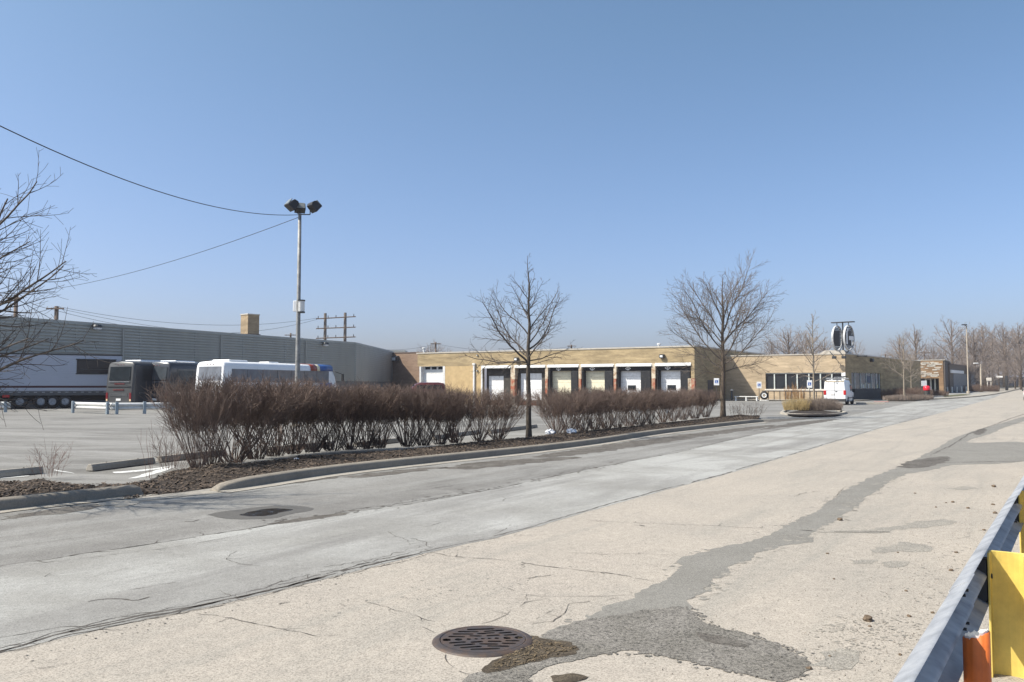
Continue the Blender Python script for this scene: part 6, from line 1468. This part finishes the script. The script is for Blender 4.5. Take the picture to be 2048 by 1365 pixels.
# red topped bin and white sign
p = at(1853, 95); RBN = empty('litter_bin', tuple(p), 0, 'black litter bin with bright red domed top by the kerb', 'bin'); zr0, zr1 = zat(781, 95) - p.z, zat(772, 95) - p.z
MB().lathe([(.22, 0), (.3, .1), (.33, zr0), (.0, zr0)], 18).obj('body', M_BLACK, RBN, True); MB().lathe([(.36, zr0), (.38, zr0 + .1), (.36, zr1 - .1), (.2, zr1), (0, zr1 + .02)], 18).obj('lid', mat('bright red plastic', (.62, .02, .04), .4), RBN, True)
p = at(1848, 101); o = empty('notice_sign', tuple(p), ANG + R(30), 'small white notice board on a post above the red topped bin', 'sign'); MB().tube((0, .04, -.1), (0, .04, zat(763, 101) - p.z), .04, .04).obj('post', M_DARK, o); MB().cbox(-.33, .33, -.02, .015, zat(773, 101) - p.z, zat(762, 101) - p.z, .015).obj('board', M_WHITE, o)
for k, px in enumerate((1894, 1903.5, 1913, 1922.5, 1932)):
    b_ = at(px, 143 + k * 1.6); o = empty('white_bollard', tuple(b_), 0, '%s pale steel bollard from the left before the dark low wing' % ORD[k], 'bollard', 'row of pale bollards before the low wing'); MB().lathe([(.14, -.1), (.14, .95), (.1, 1.05), (0, 1.08)], 12).obj('post', mat('pale bollard paint', (.55, .56, .52), .6), o, True); MB().lathe([(.145, .8), (.145, .9)], 12).obj('band', M_GALVW, o)
def street_lamp(px, Y, top_, label, arm=0.0, head=True, r=.09):
    b_ = at(px, Y); H_ = zat(top_, Y) - b_.z; o = empty('street_lamp', tuple(b_), 0, label, 'street lamp'); MB().lathe([(.3, 0), (.3, .35), (r * 1.3, .5), (r, H_), (0, H_)], 12).obj('pole', mat('brown grey lamp pole', (.28, .24, .19), .6, .1), o, True)
    a_ = MB().tube((0, 0, H_ - .05), (arm, 0, H_ + .1), .05, .04).obj('arm', M_DARK, o); MB().cbox(arm - .45, arm + .35, -.2, .2, H_ + .08, H_ + .26, .05).obj('lamp_head', M_WHITED if not head else M_DARK, o)
street_lamp(1936, 138, 652, 'tall thin lamp pole rising before the low wing', -.3, True, .08); street_lamp(1962, 150, 729, 'shorter lamp pole with a white head near the gate', -.8, False, .14)
# gate of dark posts at the end of the road
g_ = at(2000, 165); GT = empty('dark_gate', tuple(g_), R(-40), 'dark framed gate with white plate standing by the road end', 'gate'); hx = 1.0; Hg = zat(752, 165) - g_.z
for x in (-1.1, 1.1): MB().cbox(x - .22, x + .22, -.15, .15, -.1, Hg, .03).obj('post', M_DARK, GT)
m = MB()
for k in range(7): z = .3 + k * (Hg - .7) / 7; m.cbox(-.88, .88, -.03, .03, z, z + .08, .01)
for k in range(6): m.cbox(-.8 + k * .32 - .02, -.8 + k * .32 + .02, -.028, .028, .3, Hg - .4, .005)
m.obj('bars', M_DARK, GT); MB().cbox(-.7, .5, -.1, -.06, Hg - .35, Hg - .05, .02).obj('plate', M_WHITED, GT)
p = at(1978, 158); o = empty('meter_cabinet', tuple(p), R(-20), 'pale utility cabinet on two legs between the lamp pole and the gate', 'cabinet'); hz_ = zat(756, 158) - p.z
for x in (-.3, .3): MB().cbox(x - .07, x + .07, -.07, .07, -.1, hz_ - .6, .01).obj('leg', M_SILL, o)
MB().cbox(-.42, .42, -.2, .2, hz_ - .6, hz_, .03).obj('case', M_SILL, o)
# chain fence of dark mesh panels behind the road end
fA, fB = at(1955, 215), at(2150, 215); FN = empty('dark_fence', tuple(fA), math.atan2((fB - fA).y, (fB - fA).x), 'dark slatted fence in front of the far trees at the road end', 'fence'); Lf = (fB - fA).length; HFn = 2.6
m = MB()
for k in range(int(Lf / .35)): m.box(k * .35, k * .35 + .27, -.02, .02, .0, HFn)
m.obj('slats', mat('dark fence slat', (.10, .09, .08), .8), FN)
for k in range(12): MB().cbox(Lf * k / 11 - .06, Lf * k / 11 + .06, -.08, -.021, -.3, HFn + .1, .01).obj('post', M_DARK, FN)
# red parking block beside the van
MB_ = MB().extr([(0, .0), (.03, .12), (.09, .15), (.17, .15), (.2, .0)], 'x', 0, 2.4).obj('parking_block', M_CONC2, None, False, True); p = at(1712, 75); MB_.location = p; MB_.rotation_euler = (0, 0, R(-10)); tag(MB_, 'pale concrete parking block just right of the white van', 'parking block')
far_sheet([(1745, 84), (1775, 84), (1778, 87), (1748, 87)], 0.02, mat('faded red paint', (.42, .22, .20), .8), 'painted_line')

HAZE = 0.0003
# ================================================================ thin winter haze
hm = bpy.data.materials.new('winter haze'); hm.use_nodes = True; hn = hm.node_tree.nodes
for n_ in list(hn):
    if n_.type != 'OUTPUT_MATERIAL': hn.remove(n_)
pv = hn.new('ShaderNodeVolumePrincipled'); pv.inputs['Color'].default_value = (0.86, 0.84, 0.93, 1); pv.inputs['Density'].default_value = HAZE
pv.inputs['Anisotropy'].default_value = 0.2
hm.node_tree.links.new(pv.outputs[0], hn['Material Output'].inputs['Volume'])
tag(MB().box(-1100, 1250, -1100, 1350, -2.5, 24).obj('haze', hm), kind='stuff')
